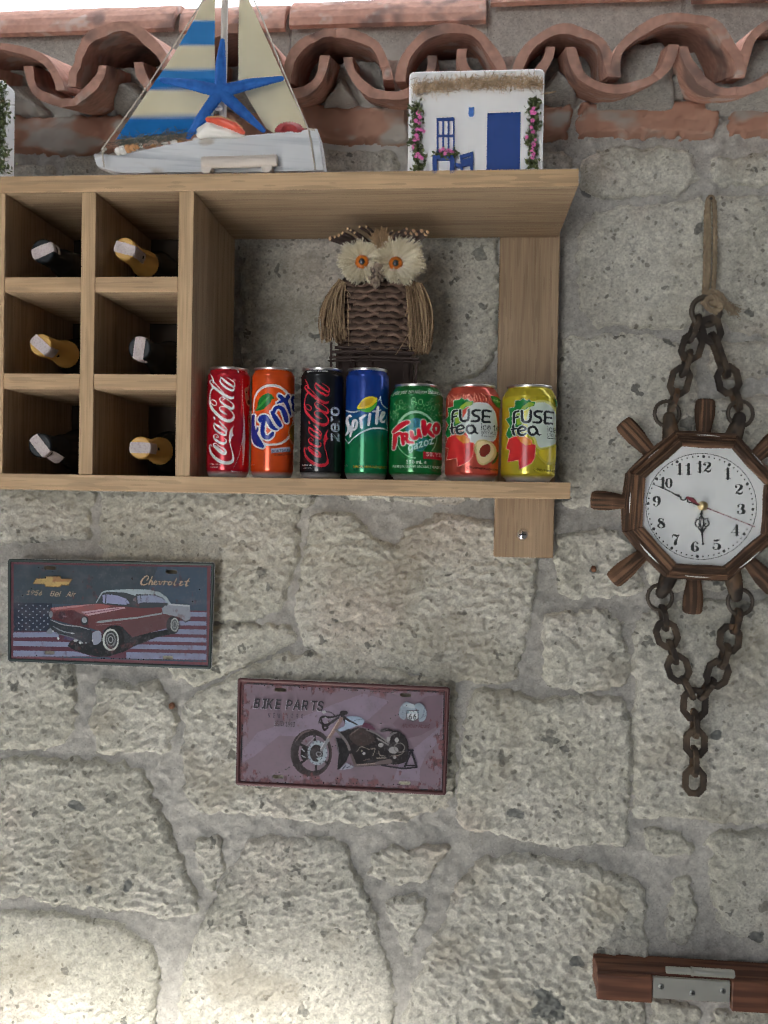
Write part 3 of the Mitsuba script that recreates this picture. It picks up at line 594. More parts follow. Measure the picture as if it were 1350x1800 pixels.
# ---- blue to green can
def sprite_body(t):
    a = np.clip((t - .30) / .40, 0, 1); a = a * a * (3 - 2 * a)
    return (1 - a) * srgb(10, 130, 78) + a * srgb(22, 62, 150)
S_ = [pen([(140,830),(115,820),(85,850),(75,900),(90,950),(110,1000),(95,1060),(60,1095),(48,1105)],[26,38,44,50,56,56,44,26,14]), pen([(175,900),(155,1000),(125,1130)],[44,46,30]), pen([(165,905),(205,890),(225,930),(210,1000),(180,1040)],[26,34,38,38,22]),
      pen([(270,860),(285,920),(290,1000)],[36,44,44]), pen([(275,900),(310,840),(360,815)],[30,36,22]), pen([(415,800),(405,880),(392,960)],[44,44,40]), pen([(535,680),(525,780),(510,930)],[34,46,46]), pen([(455,760),(520,748),(580,725)],[20,26,14]),
      pen([(590,850),(625,800),(632,765),(610,755),(585,800),(575,870),(595,905),(625,890),(640,870)],[24,24,28,30,40,44,36,26,12])]
frame_s = [pen([(48,720),(110,755),(180,765),(255,750)],[10,24,24,16]), pen([(48,720),(45,840),(30,1010),(25,1140)],[9,7,7,7]), pen([(35,1150),(65,1195),(95,1235)],[8,12,10]), pen([(95,1235),(180,1150),(290,1075),(420,1020),(560,1000),(680,1015)],[12,16,22,26,26,20]), pen([(680,1015),(672,900),(668,790)],[8,7,6]), pen([(535,600),(560,565),(577,515)],[8,14,8]), pen([(577,515),(585,600),(620,660),(685,690)],[8,14,16,8])]
sprite = [('emblem', unary_union(frame_s), srgb(200, 215, 225)), ('lemon', blob([(228,720),(250,660),(320,575),(400,535),(470,535),(525,555),(520,640),(480,715),(420,765),(350,770),(270,745)]), srgb(70, 165, 60)),
          ('lemon', blob([(228,718),(255,650),(320,572),(400,534),(470,535),(527,556),(500,620),(440,680),(350,715)]), srgb(225, 205, 50)), ('lemon', blob([(260,690),(300,620),(380,565),(470,560),(440,630),(360,680)]), srgb(205, 170, 40)),
          ('lettering', unary_union(S_), srgb(215, 222, 230)), ('small_print', letters('LİMON AROMALI GAZOZ', 36, 160, 1608, True, .88), srgb(160, 150, 50)), ('small_print', letters('250', 20, 30, 1580), srgb(180, 200, 200)),
          ('side_print', line([(605,1050),(600,1130),(605,1330),(575,1340),(578,1130)], 5), srgb(50, 110, 60))]
can('tall slim can fading from blue to green with a lemon above white lettering', 'slim', 643, (600, 635, 8.567), sprite_body, sprite, Yslim)
# ---- green can
fr = [pen([(110,935),(180,870),(270,810),(340,785)],[60,80,80,60]), pen([(130,1000),(125,1100),(108,1210)],[70,70,50]), pen([(130,1005),(200,965),(225,975)],[60,56,40]), pen([(240,985),(255,1070),(262,1140)],[60,60,50]), pen([(250,985),(310,980),(325,1030),(290,1060)],[50,54,52,44]), pen([(295,1050),(350,1110),(415,1120)],[50,54,40]),
      pen([(395,950),(410,1030),(460,1045),(500,1010)],[60,66,60,50]), pen([(510,915),(520,980),(545,1020)],[60,66,40]), pen([(590,780),(595,880),(605,970)],[80,84,70]), pen([(690,820),(650,880),(620,900)],[64,66,56]), pen([(640,905),(700,960),(745,1000)],[60,66,50]),
      ell(795, 870, 66, 105, 8).difference(ell(793, 872, 15, 32, 8))]
red_w = unary_union(fr)
brng = np.random.default_rng(3)
bubbles = []
for bx_, by_, br_ in [(175,525,36),(430,408,34),(545,445,38),(750,535,34),(225,440,28),(410,460,22),(470,470,20),(650,470,26),(690,455,24),(735,405,26),(285,545,24),(235,545,18),(280,470,20),(100,600,18),(145,600,22),(150,680,26),(600,505,14),(680,560,24),(875,600,32),(770,690,18),(800,640,14),(95,720,14),(60,680,12),(130,460,14),(335,520,16),(375,540,12),(455,520,14),(500,545,12),(560,545,14),(615,565,14),(720,620,16),(845,470,16),(800,480,14),(40,590,12),(720,660,12),(180,640,12)]:
    bubbles.append(ring_(bx_, by_, br_, br_ * 1.25, max(5, br_ * .22)))
hatch = unary_union([line([(260 + i * 16, 960), (420 + i * 16, 700)], 6) for i in range(14)] ).intersection(ell(460, 860, 170, 150))
hatch2 = unary_union([line([(330 + i * 16, 1300), (540 + i * 16, 1040)], 6) for i in range(14)]).intersection(ell(560, 1150, 190, 120))
fruko = [('bubbles', unary_union(bubbles), srgb(120, 190, 130)), ('emblem', ring_(470, 990, 350, 400, 40).intersection(sbox(0, 560, 947, 900)), srgb(150, 200, 165)), ('emblem', ring_(470, 990, 345, 395, 14).intersection(sbox(0, 900, 460, 1500)), srgb(120, 190, 140)), ('emblem', ring_(470, 990, 345, 395, 12).intersection(sbox(700, 900, 947, 1250)), srgb(120, 190, 140)),
         ('emblem', hatch, srgb(70, 140, 190)), ('emblem', hatch2, srgb(60, 140, 150)),
         ('lettering', red_w.buffer(17), srgb(205, 200, 190)), ('lettering', red_w, srgb(200, 28, 48)), ('small_word', letters('gazoz', 118, 335, 1270, True, .95, .25, -19), srgb(175, 215, 205)),
         ('ribbon', aff.rotate(sbox(580, 1268, 880, 1385), 2, origin=(600, 1280)), srgb(165, 35, 45)), ('ribbon', letters('50. YIL', 66, 625, 1340, True, .88), srgb(240, 200, 195)),
         ('small_print', letters('330 mL e', 58, 300, 1470, True, .92), srgb(185, 215, 190)), ('small_print', letters('KARIŞIK MEYVE AROMALI GAZOZ', 40, 85, 1538, True, .88), srgb(165, 205, 170)),
         ('slogan', letters('yüz yüz bin milyon baloncuk', 62, 90, 310, True, .74, .2, -1), srgb(185, 215, 190))]
can('green short wide can with red bubble lettering and a ring of bubbles', 'wide', 729.5, (680, 660, 9.47), lambda t: srgb(12, 112, 50), fruko, Ywide)
# ---- the two ice tea cans
def fuse_art(dx, sx, col):
    q = lambda pts: [(x * sx + dx, y) for x, y in pts]
    green = poly(q([(60,670),(130,635),(110,490),(210,480),(215,370),(300,372),(345,340),(400,380),(440,360),(480,400),(535,400),(520,460),(430,490),(330,560),(330,760),(200,860),(150,980),(105,1000),(60,930),(100,830),(130,790)]))
    lime = poly(q([(345,460),(430,400),(520,420),(500,470),(400,490),(320,600),(330,760),(240,780),(230,600)]))
    redl = poly(q([(110,1010),(200,975),(360,970),(430,1010),(470,1040),(480,1100),(540,1110),(520,1330),(470,1410),(370,1470),(280,1510),(265,1360),(180,1375),(90,1390),(125,1195),(65,1160)]))
    orange = poly(q([(240,985),(380,975),(470,1050),(470,1110),(370,1120),(300,1060)]))
    f_ = [pen(q([(195,740),(195,620),(215,565),(270,550)]),[38,40,40,34]), pen(q([(195,660),(262,645)]),[30,30]), pen(q([(325,550),(325,660),(345,720),(395,735),(445,715),(460,655),(462,545)]),[40]*7), pen(q([(640,552),(560,556),(522,590),(550,635),(610,660),(630,700),(595,735),(505,737)]),[34,38,40,40,40,40,38,32]), pen(q([(820,556),(700,556),(692,650),(692,740),(805,740)]),[34,38,40,38,34]), pen(q([(700,648),(795,648)]),[32,32]),
          pen(q([(185,780),(185,900),(205,945)]),[36,38,28]), pen(q([(155,848),(245,838)]),[26,26]), pen(q([(265,885),(375,860),(370,825),(325,808),(275,840),(262,890),(290,940),(340,945),(385,920)]),[28,30,34,36,38,38,38,34,22]), pen(q([(500,808),(440,830),(430,890),(465,940),(520,935),(555,890),(540,830),(500,808)]),[36]*8), pen(q([(562,860),(568,920),(598,945)]),[34,34,24])]
    words = unary_union(f_)
    L = [('leaf_emblem', green.buffer(9), srgb(205, 210, 190)), ('leaf_emblem', green, srgb(24, 118, 52)), ('leaf_emblem', lime, srgb(135, 170, 50)), ('leaf_emblem', redl.buffer(8), srgb(235, 170, 150)), ('leaf_emblem', redl, srgb(208, 48, 48)), ('leaf_emblem', orange, srgb(215, 130, 50)), ('lettering', words.buffer(13), srgb(190, 200, 192)), ('lettering', words, srgb(28, 34, 38)), ('lettering', ell(620 * sx + dx, 935, 8), srgb(40, 40, 40))]
    return L, q
L1, q1 = fuse_art(0, 1.0, None)
pale = blob([(400,620),(520,440),(680,410),(800,440),(900,560),(940,760),(930,960),(860,1070),(700,1050),(560,1130),(470,1110),(430,960),(300,800)])
splash = unary_union([pen([(x, 420 + 30 * math.sin(x)), (x - 20 + 25 * math.sin(x * 3), 330), (x - 45 + 40 * math.sin(x * 5), 255)], [9, 14, 5]) for x in range(120, 860, 42)] + [ring_(480 + 60 * math.sin(k * 2), 360 + 45 * math.cos(k * 3.1), 30, 40, 8) for k in range(5)])
peach = [('splash', splash, srgb(232, 150, 125)), ('pale_field', pale, srgb(205, 212, 208))] + L1 + [
    ('fruit', blob([(570,1110),(640,1050),(750,1055),(860,1110),(910,1220),(890,1340),(800,1430),(690,1485),(610,1440),(575,1320),(550,1220)]), srgb(205, 190, 130)), ('fruit', blob([(590,1120),(660,1075),(750,1080),(840,1140),(870,1250),(800,1390),(690,1450),(620,1400),(590,1290)]), srgb(228, 210, 160)), ('fruit', blob([(700,1140),(770,1120),(810,1180),(790,1270),(720,1335),(655,1335),(632,1270),(650,1190)]), srgb(130, 52, 40)), ('fruit', blob([(925,1240),(940,1290),(900,1400),(830,1465),(855,1400),(900,1320)]), srgb(70, 80, 35)),
    ('side_leaf', poly([(820,285),(940,300),(990,340),(990,480),(930,480),(880,430),(830,350)]), srgb(40, 120, 55)), ('side_leaf', letters('doğal', 40, 850, 370, True, .8, 0, 12), srgb(140, 190, 120)),
    ('flavour', letters('ice tea', 108, 648, 885, False, .82), srgb(50, 58, 58)), ('flavour', letters('ŞEFTALİ', 52, 655, 958, False, .80), srgb(60, 68, 68)), ('flavour', letters('aromalı içecek', 26, 655, 1000, False, .82), srgb(70, 78, 78)),
    ('small_print', letters('Ç. ÖNCE lezzetli ve soğuk içiniz', 30, 420, 1540, True, .80, 0, 3), srgb(110, 40, 30))]
can('orange red short wide ice tea can with half a peach on it', 'wide', 828.5, (775, 665, 9.727), lambda t: srgb(205, 84, 66), peach, Ywide)
L2, q2 = fuse_art(75, .98, None)
def lemon_body(t): return srgb(196, 182, 48)
pale2 = blob([(470,640),(560,450),(700,400),(830,430),(930,560),(975,760),(970,960),(900,1080),(700,1150),(640,1110),(600,1000),(480,800)])
lemon = [('pale_field', pale2.buffer(40), srgb(205, 205, 110)), ('pale_field', pale2, srgb(195, 208, 195))] + L2 + [
    ('fruit', blob([(620,1210),(700,1180),(860,1120),(945,1080),(965,1200),(940,1340),(860,1420),(760,1420),(670,1340)]), srgb(190, 175, 60)), ('fruit', blob([(645,1215),(760,1185),(900,1140),(935,1200),(915,1320),(850,1385),(770,1385),(695,1320)]), srgb(205, 185, 45)), ('fruit', blob([(955,1300),(965,1340),(945,1420),(905,1425),(935,1370)]), srgb(60, 75, 35)),
    ('side_leaf', poly([(885,290),(940,360),(975,420),(975,500),(925,440)]), srgb(45, 110, 50)),
    ('flavour', letters('ice tea', 100, 778, 885, False, .74), srgb(60, 68, 66)), ('flavour', letters('LİMON', 52, 780, 965, False, .70), srgb(80, 90, 85)), ('flavour', sbox(775, 985, 915, 998), srgb(85, 95, 90)),
    ('small_print', letters('Ç. ÖNCE lezzetli soğuk', 32, 565, 1535, True, .78, 0, 2), srgb(95, 85, 20))]
can('yellow short wide ice tea can with a lemon wedge, rightmost in the row', 'wide', 927.5, (875, 665, 9.473), lemon_body, lemon, Ywide)
# ---------------------------------------------------------------- six bottles lying in the pigeonholes
mat('mat_orange_foil', srgb(220, 174, 96), .4, specular=.5)
mat('mat_black_foil', srgb(20, 27, 32), .3, specular=.5)
mat('mat_dark_glass', (.006, .008, .007), .12, specular=.6)
def f_paper(p, n, uv):
    return mix((.68, .60, .58), (.52, .40, .40), .6 * smoothstep(.5, .7, fbm(p.x * 700, p.z * 700, p.y * 700, 2)))
scene['mat_paper'] = {'type': 'twosided', 'bsdf': {'type': 'principled', 'base_color': mikit.proc(f_paper), 'roughness': .8}}
def bottle(label, cx, cy, foil, ang, tail, lean=(0.0, 0.0), r=.0143, yc=-.186):
    t = thing('wine_bottle', label, 'bottle', 'bottles lying in the pigeonholes')
    o = at(cx, cy, yc); d = _unit([lean[0], 1, lean[1]]); M = aim(o, d)
    # M's x and y axes: make x run right and y run down so that angles are those on the picture
    M[:3, 0] = _unit(np.cross(d, [0, 0, 1])); M[:3, 1] = np.cross(d, M[:3, 0])
    cap = [(0, 0), (r * .86, 0), (r * .97, .0012), (r, .0035), (r, .010), (r * .965, .0108), (r * .95, .026), (r * .93, .034)]
    if foil == 'mat_orange_foil': cap += [(r * .98, .045), (r * 1.12, .058), (r * 1.27, .068), (r * 1.30, .072), (r * 1.2, .0735)]
    else: cap += [(r * 1.02, .05), (r * 1.06, .052)]
    k = obj('capsule', moved(lathe(cap, 40), M), foil, t, 35)
    nk = [(r * .9, cap[-1][1] - .004), (r * 1.15, cap[-1][1] + .002), (r * 1.4, .082), (.025, .096), (.030, .112), (.0305, .168), (.027, .1705), (0, .168)]
    obj('glass_body', moved(lathe(nk, 40), M), 'mat_dark_glass', t, 40)
    w = .0068; e = r + .0005
    path = [(-e, .020), (-e, .004), (-e * .95, .0005), (-e * .86, -.0006), (0, -.0008), (e * .86, -.0006), (e * .95, .0005), (e, .004)] + tail
    a = math.radians(ang); ux, uy = np.array([math.cos(a), math.sin(a)]), np.array([-math.sin(a), math.cos(a)])
    V = []
    for i, (s, h) in enumerate(path):
        for q in (-1, -.5, 0, .5, 1):
            ss = s if abs(s) < e * .9 else math.copysign(math.sqrt(max(s * s - (q * w) ** 2 * .8, 1e-8)), s)
            xy = ux * ss + uy * q * w * (1 + .05 * math.sin(i * 2.1)); V.append([xy[0], xy[1], h + .0006 * math.sin(i * 1.7 + q * 2)])
    V = np.array(V) @ M[:3, :3].T + M[:3, 3]; n = len(path); idx = np.arange(n * 5).reshape(n, 5)
    f = np.concatenate([np.stack([idx[:-1, :-1], idx[1:, :-1], idx[1:, 1:]], -1).reshape(-1, 3), np.stack([idx[:-1, :-1], idx[1:, 1:], idx[:-1, 1:]], -1).reshape(-1, 3)])
    obj('seal_strip', trimesh.Trimesh(V, f, process=False), 'mat_paper', t, True)
    if foil == 'mat_orange_foil':
        m = moved(lathe([(0, 0), (.0022, .0), (.0022, .0006), (0, .0006)], 12), aim([0, 0, 0], [1, 0, 0]))
        mm = frame4(np.array([ux[0], ux[1], 0]), np.array([uy[0], uy[1], 0]), np.array([0, 0, 1.0]), [ux[0] * (e + .0008), ux[1] * (e + .0008), .024]); m.apply_transform(mm); obj('seal_mark', moved(m, M), 'mat_black', t, False)
TL = [(.0146, .014), (.0144, .024), (.0145, .034)]
TLk = [(.0146, .010), (.0158, .016)]
bottle('bottle with a black capsule and a pink seal strip in the top left pigeonhole', 75, 441, 'mat_black_foil', -22, TLk, r=.0155)
bottle('bottle with an orange capsule in the top right pigeonhole', 219, 437, 'mat_orange_foil', 15, TL)
bottle('bottle with an orange capsule in the middle left pigeonhole', 71, 606, 'mat_orange_foil', 40, [(.0146, .014), (.0144, .020)])
bottle('bottle with a black capsule and an upright seal strip in the middle right pigeonhole', 245, 612, 'mat_black_foil', 97, TLk, r=.0150)
bottle('bottle with a black capsule and a torn seal strip in the bottom left pigeonhole', 70, 783, 'mat_black_foil', 50, [(.0148, .008), (.0175, .014), (.0215, .020), (.024, .027)], r=.0155)
bottle('bottle with an orange capsule in the bottom right pigeonhole', 246, 787, 'mat_orange_foil', 1, [(.0146, .012), (.0144, .022)])

# ---------------------------------------------------------------- the owl of straw, twigs and cone scales
YO = -.105
so = px_size(YO)
oq = lambda x, y, Y=YO: at(550 + np.asarray(x, float) / 5.713, 385 + np.asarray(y, float) / 5.713, Y)
scene['mat_vcol_dull'] = {'type': 'twosided', 'bsdf': {'type': 'principled', 'base_color': {'type': 'mesh_attribute', 'name': 'vertex_color'}, 'roughness': .8, 'specular': .2}}
def f_straw(p, n, uv): return mix((.36, .23, .125), (.52, .37, .22), fbm(p.x * 300, p.z * 60, p.y * 300, 2))
scene['mat_straw'] = {'type': 'twosided', 'bsdf': {'type': 'principled', 'base_color': mikit.proc(f_straw), 'roughness': .8}}
mat('mat_bristle', (.80, .73, .52), .8)
mat('mat_twig', (.055, .036, .03), .8)
mat('mat_twig_end', (.62, .42, .25), .8)
mat('mat_amber', srgb(190, 100, 20), .15, clearcoat=1.0)
mat('mat_pupil', (.01, .01, .012), .08, clearcoat=1.0)
owl = thing('owl_figurine', 'owl figurine of straw, twigs and cone scales with amber eyes, behind the cans', 'ornament')
rr = np.random.default_rng(21)
body = trimesh.creation.icosphere(3); bv = body.vertices * [.052, .040, .066]; cb = oq(655, 900, -.062); body.vertices = bv + cb
obj('torso', body, 'mat_twig', owl, 60)
def scale_piece(c, w, h, yaw, tone):
    """One cone scale: a fan with a thick, rounded lower lip."""
    a = np.linspace(-1, 1, 9); rows = []
    for t, (zz, out) in enumerate([(h * .75, .0), (h * .2, .006), (-h * .15, .0095), (-h * .42, .0105), (-h * .55, .0085), (-h * .50, .004)]):
        sag = -h * .20 * (1 - a ** 2) * (t > 0)
        rows.append(np.stack([a * w / 2 * (1 if t else .7), -out * (1 - .35 * a ** 2) - .002 * (1 - a ** 2), zz + sag + .0012 * np.sin(a * 5 + yaw * 9)], -1))
    v = np.array(rows); idx = np.arange(6 * 9).reshape(6, 9)
    f = np.concatenate([np.stack([idx[:-1, :-1], idx[1:, :-1], idx[1:, 1:]], -1).reshape(-1, 3), np.stack([idx[:-1, :-1], idx[1:, 1:], idx[:-1, 1:]], -1).reshape(-1, 3)])
    v = v.reshape(-1, 3); cy, sy = math.cos(yaw), math.sin(yaw)
    v = v @ np.array([[cy, sy, 0], [-sy, cy, 0], [0, 0, 1]]) + c
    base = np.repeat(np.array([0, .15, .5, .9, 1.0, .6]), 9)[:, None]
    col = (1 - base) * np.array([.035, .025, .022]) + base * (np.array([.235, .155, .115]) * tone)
    return trimesh.Trimesh(v, f, process=False), col
rowy = np.linspace(635, 1265, 11)
for j, y in enumerate(rowy):
    n = 4 if j % 2 else 5
    half = 330 + 25 * math.sin(j / 10 * math.pi) + (15 if j > 7 else 0)
    for i in range(n):
        fx_ = ((i + .5) / n * 2 - 1) * .93 + rr.uniform(-.03, .03); phi = fx_ * 1.15
        xx = 652 + half * math.sin(phi) / math.sin(1.07) ; c = oq(xx, y + rr.uniform(-8, 8), -.062 - .036 * math.cos(phi))
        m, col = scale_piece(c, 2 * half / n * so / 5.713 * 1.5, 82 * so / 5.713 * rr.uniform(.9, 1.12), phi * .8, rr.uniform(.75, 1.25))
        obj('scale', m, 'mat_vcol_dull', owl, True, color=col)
def wing(sp, ep, n, seed, Y0, Y1):
    r = np.random.default_rng(seed); k = r.random(n); e = r.random(n); dy = r.random(n)
    s = np.array([oq(sp[0][0] + (sp[1][0] - sp[0][0]) * a, sp[0][1] + (sp[1][1] - sp[0][1]) * a, Y0 + .02 * b) for a, b in zip(k, dy)])
    t = np.array([oq(ep[0][0] + (ep[1][0] - ep[0][0]) * a + r.normal(0, 14), ep[0][1] + (ep[1][1] - ep[0][1]) * a - 190 * c ** 2.5 + r.normal(0, 18), Y1 + .025 * b) for a, b, c in zip(np.clip(k + r.normal(0, .12, n), 0, 1), dy, e)])
    sag = np.stack([np.sign(s[:, 0] - cb[0]) * r.uniform(.000, .012, n) , -r.uniform(0, .01, n), r.normal(0, .001, n)], 1)
    return strands(s, t, sag, .00085, .00055, 6)
WT = ((.15, .09, .05), (.55, .40, .25))
m = wing([(265, 600), (335, 640)], [(95, 1225), (320, 1215)], 330, 4, -.100, -.115); k = obj('wing', m, 'mat_vcol_dull', owl, True, color=strand_colors(m, 330, *WT, 1)); tag(k, 'straw wing hanging on the left of the body', 'stuff')
m = wing([(925, 620), (1090, 640)], [(985, 1350), (1165, 1340)], 380, 5, -.095, -.110); k = obj('wing', m, 'mat_vcol_dull', owl, True, color=strand_colors(m, 380, *WT, 2)); tag(k, 'longer straw wing hanging on the right of the body', 'stuff')
s = oq([345, 350, 940, 960, 320, 965], [740, 900, 900, 1150, 700, 860], -.125); e = oq([360, 335, 920, 830, 375, 925], [1270, 1180, 990, 1365, 770, 985], -.125)
k = obj('loose_straw', strands(s, e, s * 0 + [.001, -.002, 0], .0005, .0004), 'mat_straw', owl, True); tag(k, None, 'stuff')
BT = ((.62, .56, .40), (.95, .91, .77))
def disc(cx, cy, ext, seed, n=1500):
    r = np.random.default_rng(seed); a = r.uniform(0, 2 * np.pi, n)
    L = np.interp(a, *ext, period=2 * np.pi) * (r.uniform(.78, 1.02, n) + .05 * np.sin(a * 7 + seed) + .03 * np.sin(a * 17)); r0 = r.uniform(20, 95, n)
    dep = r.uniform(-.020, .014, n)
    s = oq(cx + np.cos(a) * r0, cy + np.sin(a) * r0, -.113) + np.stack([0 * a, dep * .35, 0 * a], 1)
    aa = a + r.normal(0, .05, n) + .07 * np.sin(a * 9 + seed)
    e = oq(cx + np.cos(aa) * L, cy + np.sin(aa) * L, -.118) + np.stack([0 * a, dep, 0 * a], 1)
    return strands(s, e, np.stack([r.normal(0, .0008, n), -r.uniform(.001, .005, n), r.normal(0, .0008, n)], 1), .0008, .00045, 3)
ang8 = np.array([0, .25, .5, .75, 1, 1.25, 1.5, 1.75]) * np.pi
m = disc(495, 435, (ang8, [195, 205, 205, 235, 240, 225, 200, 195]), 6); k = obj('face_disc', m, 'mat_vcol_dull', owl, True, color=strand_colors(m, 1500, *BT, 3)); tag(k, 'cream bristles round the left eye', 'stuff')
m = disc(830, 450, (ang8, [305, 245, 180, 190, 150, 205, 235, 300]), 7); k = obj('face_disc', m, 'mat_vcol_dull', owl, True, color=strand_colors(m, 1500, *BT, 4)); tag(k, 'cream bristles round the right eye', 'stuff')
bk = trimesh.creation.icosphere(2); bk.vertices = bk.vertices * [.034, .020, .030] + oq(662, 440, -.088); obj('head', bk, 'mat_bristle', owl, 60)
for (x, y) in ((493, 432), (832, 447)):
    c = oq(x, y, -.128); M = aim(c, _unit(EYEP - c) * .6 + np.array([0, -1, 0]))
    R0 = 70 * px_size(-.128) / 5.713
    eye = obj('eye', moved(lathe([(0, R0 * .45), (R0 * .35, R0 * .42), (R0 * .7, R0 * .28), (R0 * .95, R0 * .05), (R0, -R0 * .15), (R0 * .8, -R0 * .6), (0, -R0 * .7)], 32), M), 'mat_amber', owl, 60)
    obj('pupil', moved(lathe([(0, R0 * .53), (R0 * .3, R0 * .49), (R0 * .44, R0 * .40), (R0 * .44, R0 * .3), (0, R0 * .3)], 24), M), 'mat_pupil', eye, 60)
beak = obj('beak', moved(trimesh.creation.icosphere(3), np.diag([60 * so / 5.713, .011, 130 * so / 5.713, 1])).apply_translation(oq(640, 570, -.128)), 'mat_twig', owl, 60); tag(beak, 'small closed cone as the beak')
for i in range(26):
    t = i / 26; zy = 455 + 235 * t; wv = 85 * math.sin(math.pi * min(max((t * .92 + .1), 0), 1)) ; x = 650 - 22 * t + wv * (((i * 7) % 5) / 2.0 - 1) * .8
    m = trimesh.creation.icosphere(1); m.vertices = m.vertices * [21 * so / 5.713, .0045, 23 * so / 5.713] + oq(x, zy, -.1385 + .012 * abs(x - 650 + 22 * t) / 85)
    obj('scale', m, 'mat_vcol_dull', beak, True, color=np.tile(np.array([.30, .235, .18]) * (.75 + .5 * ((i * 13) % 7) / 7), (len(m.vertices), 1)))
n = 110; a = rr.uniform(-1, 1, n)
s = oq(690 + a * 22, 318 + rr.uniform(-30, 20, n), -.122); e = oq(690 + a * 125 + rr.normal(0, 12, n), 175 - 55 * (1 - a ** 2) + rr.normal(0, 25, n), -.120 - .012 * rr.random(n))
k = obj('tuft', strands(s, e, np.stack([0 * a, -.004 + 0 * a, 0 * a], 1), .0007, .0006), 'mat_straw', owl, True); tag(k, 'straw tuft between the twig brows', 'stuff')
for (x0, y0, x1, y1, w) in [(175,195,420,300,24),(222,178,440,270,17),(298,140,490,260,18),(380,112,560,235,17),(420,138,580,250,16),(470,80,620,190,14),(540,75,660,200,12),(928,140,770,275,18),(985,145,830,280,20),(1040,152,900,290,22),(1128,155,960,300,25),(860,130,740,260,14),(800,120,720,240,12),(350,100,530,220,17),(260,165,450,280,20),(1090,120,930,250,24),(1010,118,860,240,22),(940,100,800,230,18),(1150,130,1000,280,22)]:
    A, B = oq(x0, y0, -.138), oq(x1, y1, -.112)
    tw = obj('twig', tube([A, A + (B - A) * .5 + [0, 0, .0015], B], w * so / 5.713 * np.array([1, 1.05, 1.1]), 9), 'mat_twig', owl, 40)
    d = _unit(A - B); obj('cut_end', moved(lathe([(0, .0006), (w * so / 5.713 * .86, .0006), (w * so / 5.713 * .86, -.001)], 12), aim(A, d)), 'mat_twig_end', tw, False)
# the dark twig stand it sits on
zb = Z_BT
for (x0, x1, y, dY, w) in [(165, 1065, 1392, -.125, 12), (200, 1060, 1420, -.085, 13), (150, 1090, 1425, -.122, 10), (180, 1020, 1335, -.118, 16), (220, 1040, 1290, -.105, 16), (240, 1000, 1350, -.10, 16)]:
    obj('stand_twig', tube([oq(x0, y, dY), oq((x0 + x1) / 2, y - 6, dY), oq(x1, y + 12, dY)], w * so / 5.713, 8), 'mat_twig', owl, 40)
for (x0, y0, x1, dY, w) in [(185, 1240, 190, -.120, 13), (1040, 1440, 1000, -.120, 16), (250, 1390, 250, -.080, 12), (990, 1400, 985, -.080, 13)]:
    A = oq(x0, y0, dY); B = np.array([oq(x1, 1700, dY)[0], dY, zb + .0005]); obj('stand_leg', tube([A, (A + B) / 2, B], w * so / 5.713, 8), 'mat_twig', owl, 40)
A = oq(215, 1290, -.108); B = oq(1015, 1290, -.04)
obj('stand_block', bx(A[0] + .004, B[0] - .004, -.100, -.038, zb + .0004, oq(600, 1290, -.10)[2], .006), 'mat_twig', owl, False)
r11 = np.random.default_rng(33); ztop = oq(600, 1330, -.10)[2]
for i in range(34):
    x = r11.uniform(250, 990); yd = r11.uniform(-.108, -.045); a = oq(x, 1300, yd); a[2] = ztop + r11.normal(0, .003); b = np.array([a[0] + r11.normal(0, .004), yd + r11.normal(0, .004), zb + .0045])
    obj('stand_twig', tube([a, (a + b) / 2 + r11.normal(0, .0012, 3), b], r11.uniform(.0028, .0045), 7), 'mat_twig', owl, 40)
# ---------------------------------------------------------------- the model sailing boat on top of the shelf
YBT = -.206
def f_whitewash(p, n, uv):
    s = fbm(p.x * 10, p.z * 190 + p.x * 14, p.y * 120, 3); w = fbm(p.x * 35, p.z * 60, p.y * 60, 3)
    c = mix((.66, .68, .70), (.50, .53, .56), smoothstep(.4, .75, s))
    return mix(c, (.40, .34, .27), .7 * smoothstep(.63, .80, w))
bumped('mat_whitewash', f_whitewash, lambda p, n, uv: fbm(p.x * 14, p.z * 260 + p.x * 20, p.y * 160, 3), .0012, .75)
def b_weave(p, n, uv): return dr.sin(p.x * 4200) * .5 + dr.sin(p.z * 4200) * .5 + fbm(p.x * 90, p.z * 900, 1.0, 2)
scene['mat_sailcloth'] = {'type': 'twosided', 'bsdf': {'type': 'bumpmap', 'arbitrary': mikit.proc(b_weave, 2e-4), 'scale': .00012, 'bsdf': {'type': 'principled', 'base_color': {'type': 'mesh_attribute', 'name': 'vertex_color'}, 'roughness': .9, 'specular': .2}}}
bumped('mat_starfish', lambda p, n, uv: mix(tuple(srgb(18, 72, 155).tolist()), tuple(srgb(42, 112, 190).tolist()), fbm(p.x * 200, p.z * 200, p.y * 200, 3)), lambda p, n, uv: noise(p.x * 900, p.z * 900, p.y * 900), .0009, .75)
mat('mat_cord', (.52, .47, .40), .9); mat('mat_driftwood', (.60, .54, .48), .8)
boat = thing('model_sailboat', 'model sailing boat with a blue striped sail and a blue starfish, on the shelf top', 'ornament')
hull = blob([(161, 267.5), (170, 266.5), (180, 267), (205, 269), (250, 262), (345, 246), (430, 238.5), (500, 232), (552, 227), (557.5, 227.5), (563, 262), (567, 295), (564, 299), (500, 301), (380, 302), (240, 302), (200, 298), (172, 290), (166, 286)], 5)
hm = slab(hull, YBT, .042); hv = np.array(hm.vertices); back = hv[:, 1] > YBT + .02
tap = np.clip((hv[:, 0] - at(161, 280, YBT)[0]) / .10, .25, 1); hv[:, 1] = YBT + .010 * (1 - tap) + (hv[:, 1] - YBT) * tap
mid = hv.mean(0); hv[~back, 2] += 0; hm = trimesh.Trimesh(hv, hm.faces, process=False)
obj('hull', hm, 'mat_whitewash', boat, 20)
lip = poly([(163, 268.5), (205, 270), (345, 247.5), (556, 228.5), (556.5, 231), (345, 250), (205, 272.5), (163, 271)])
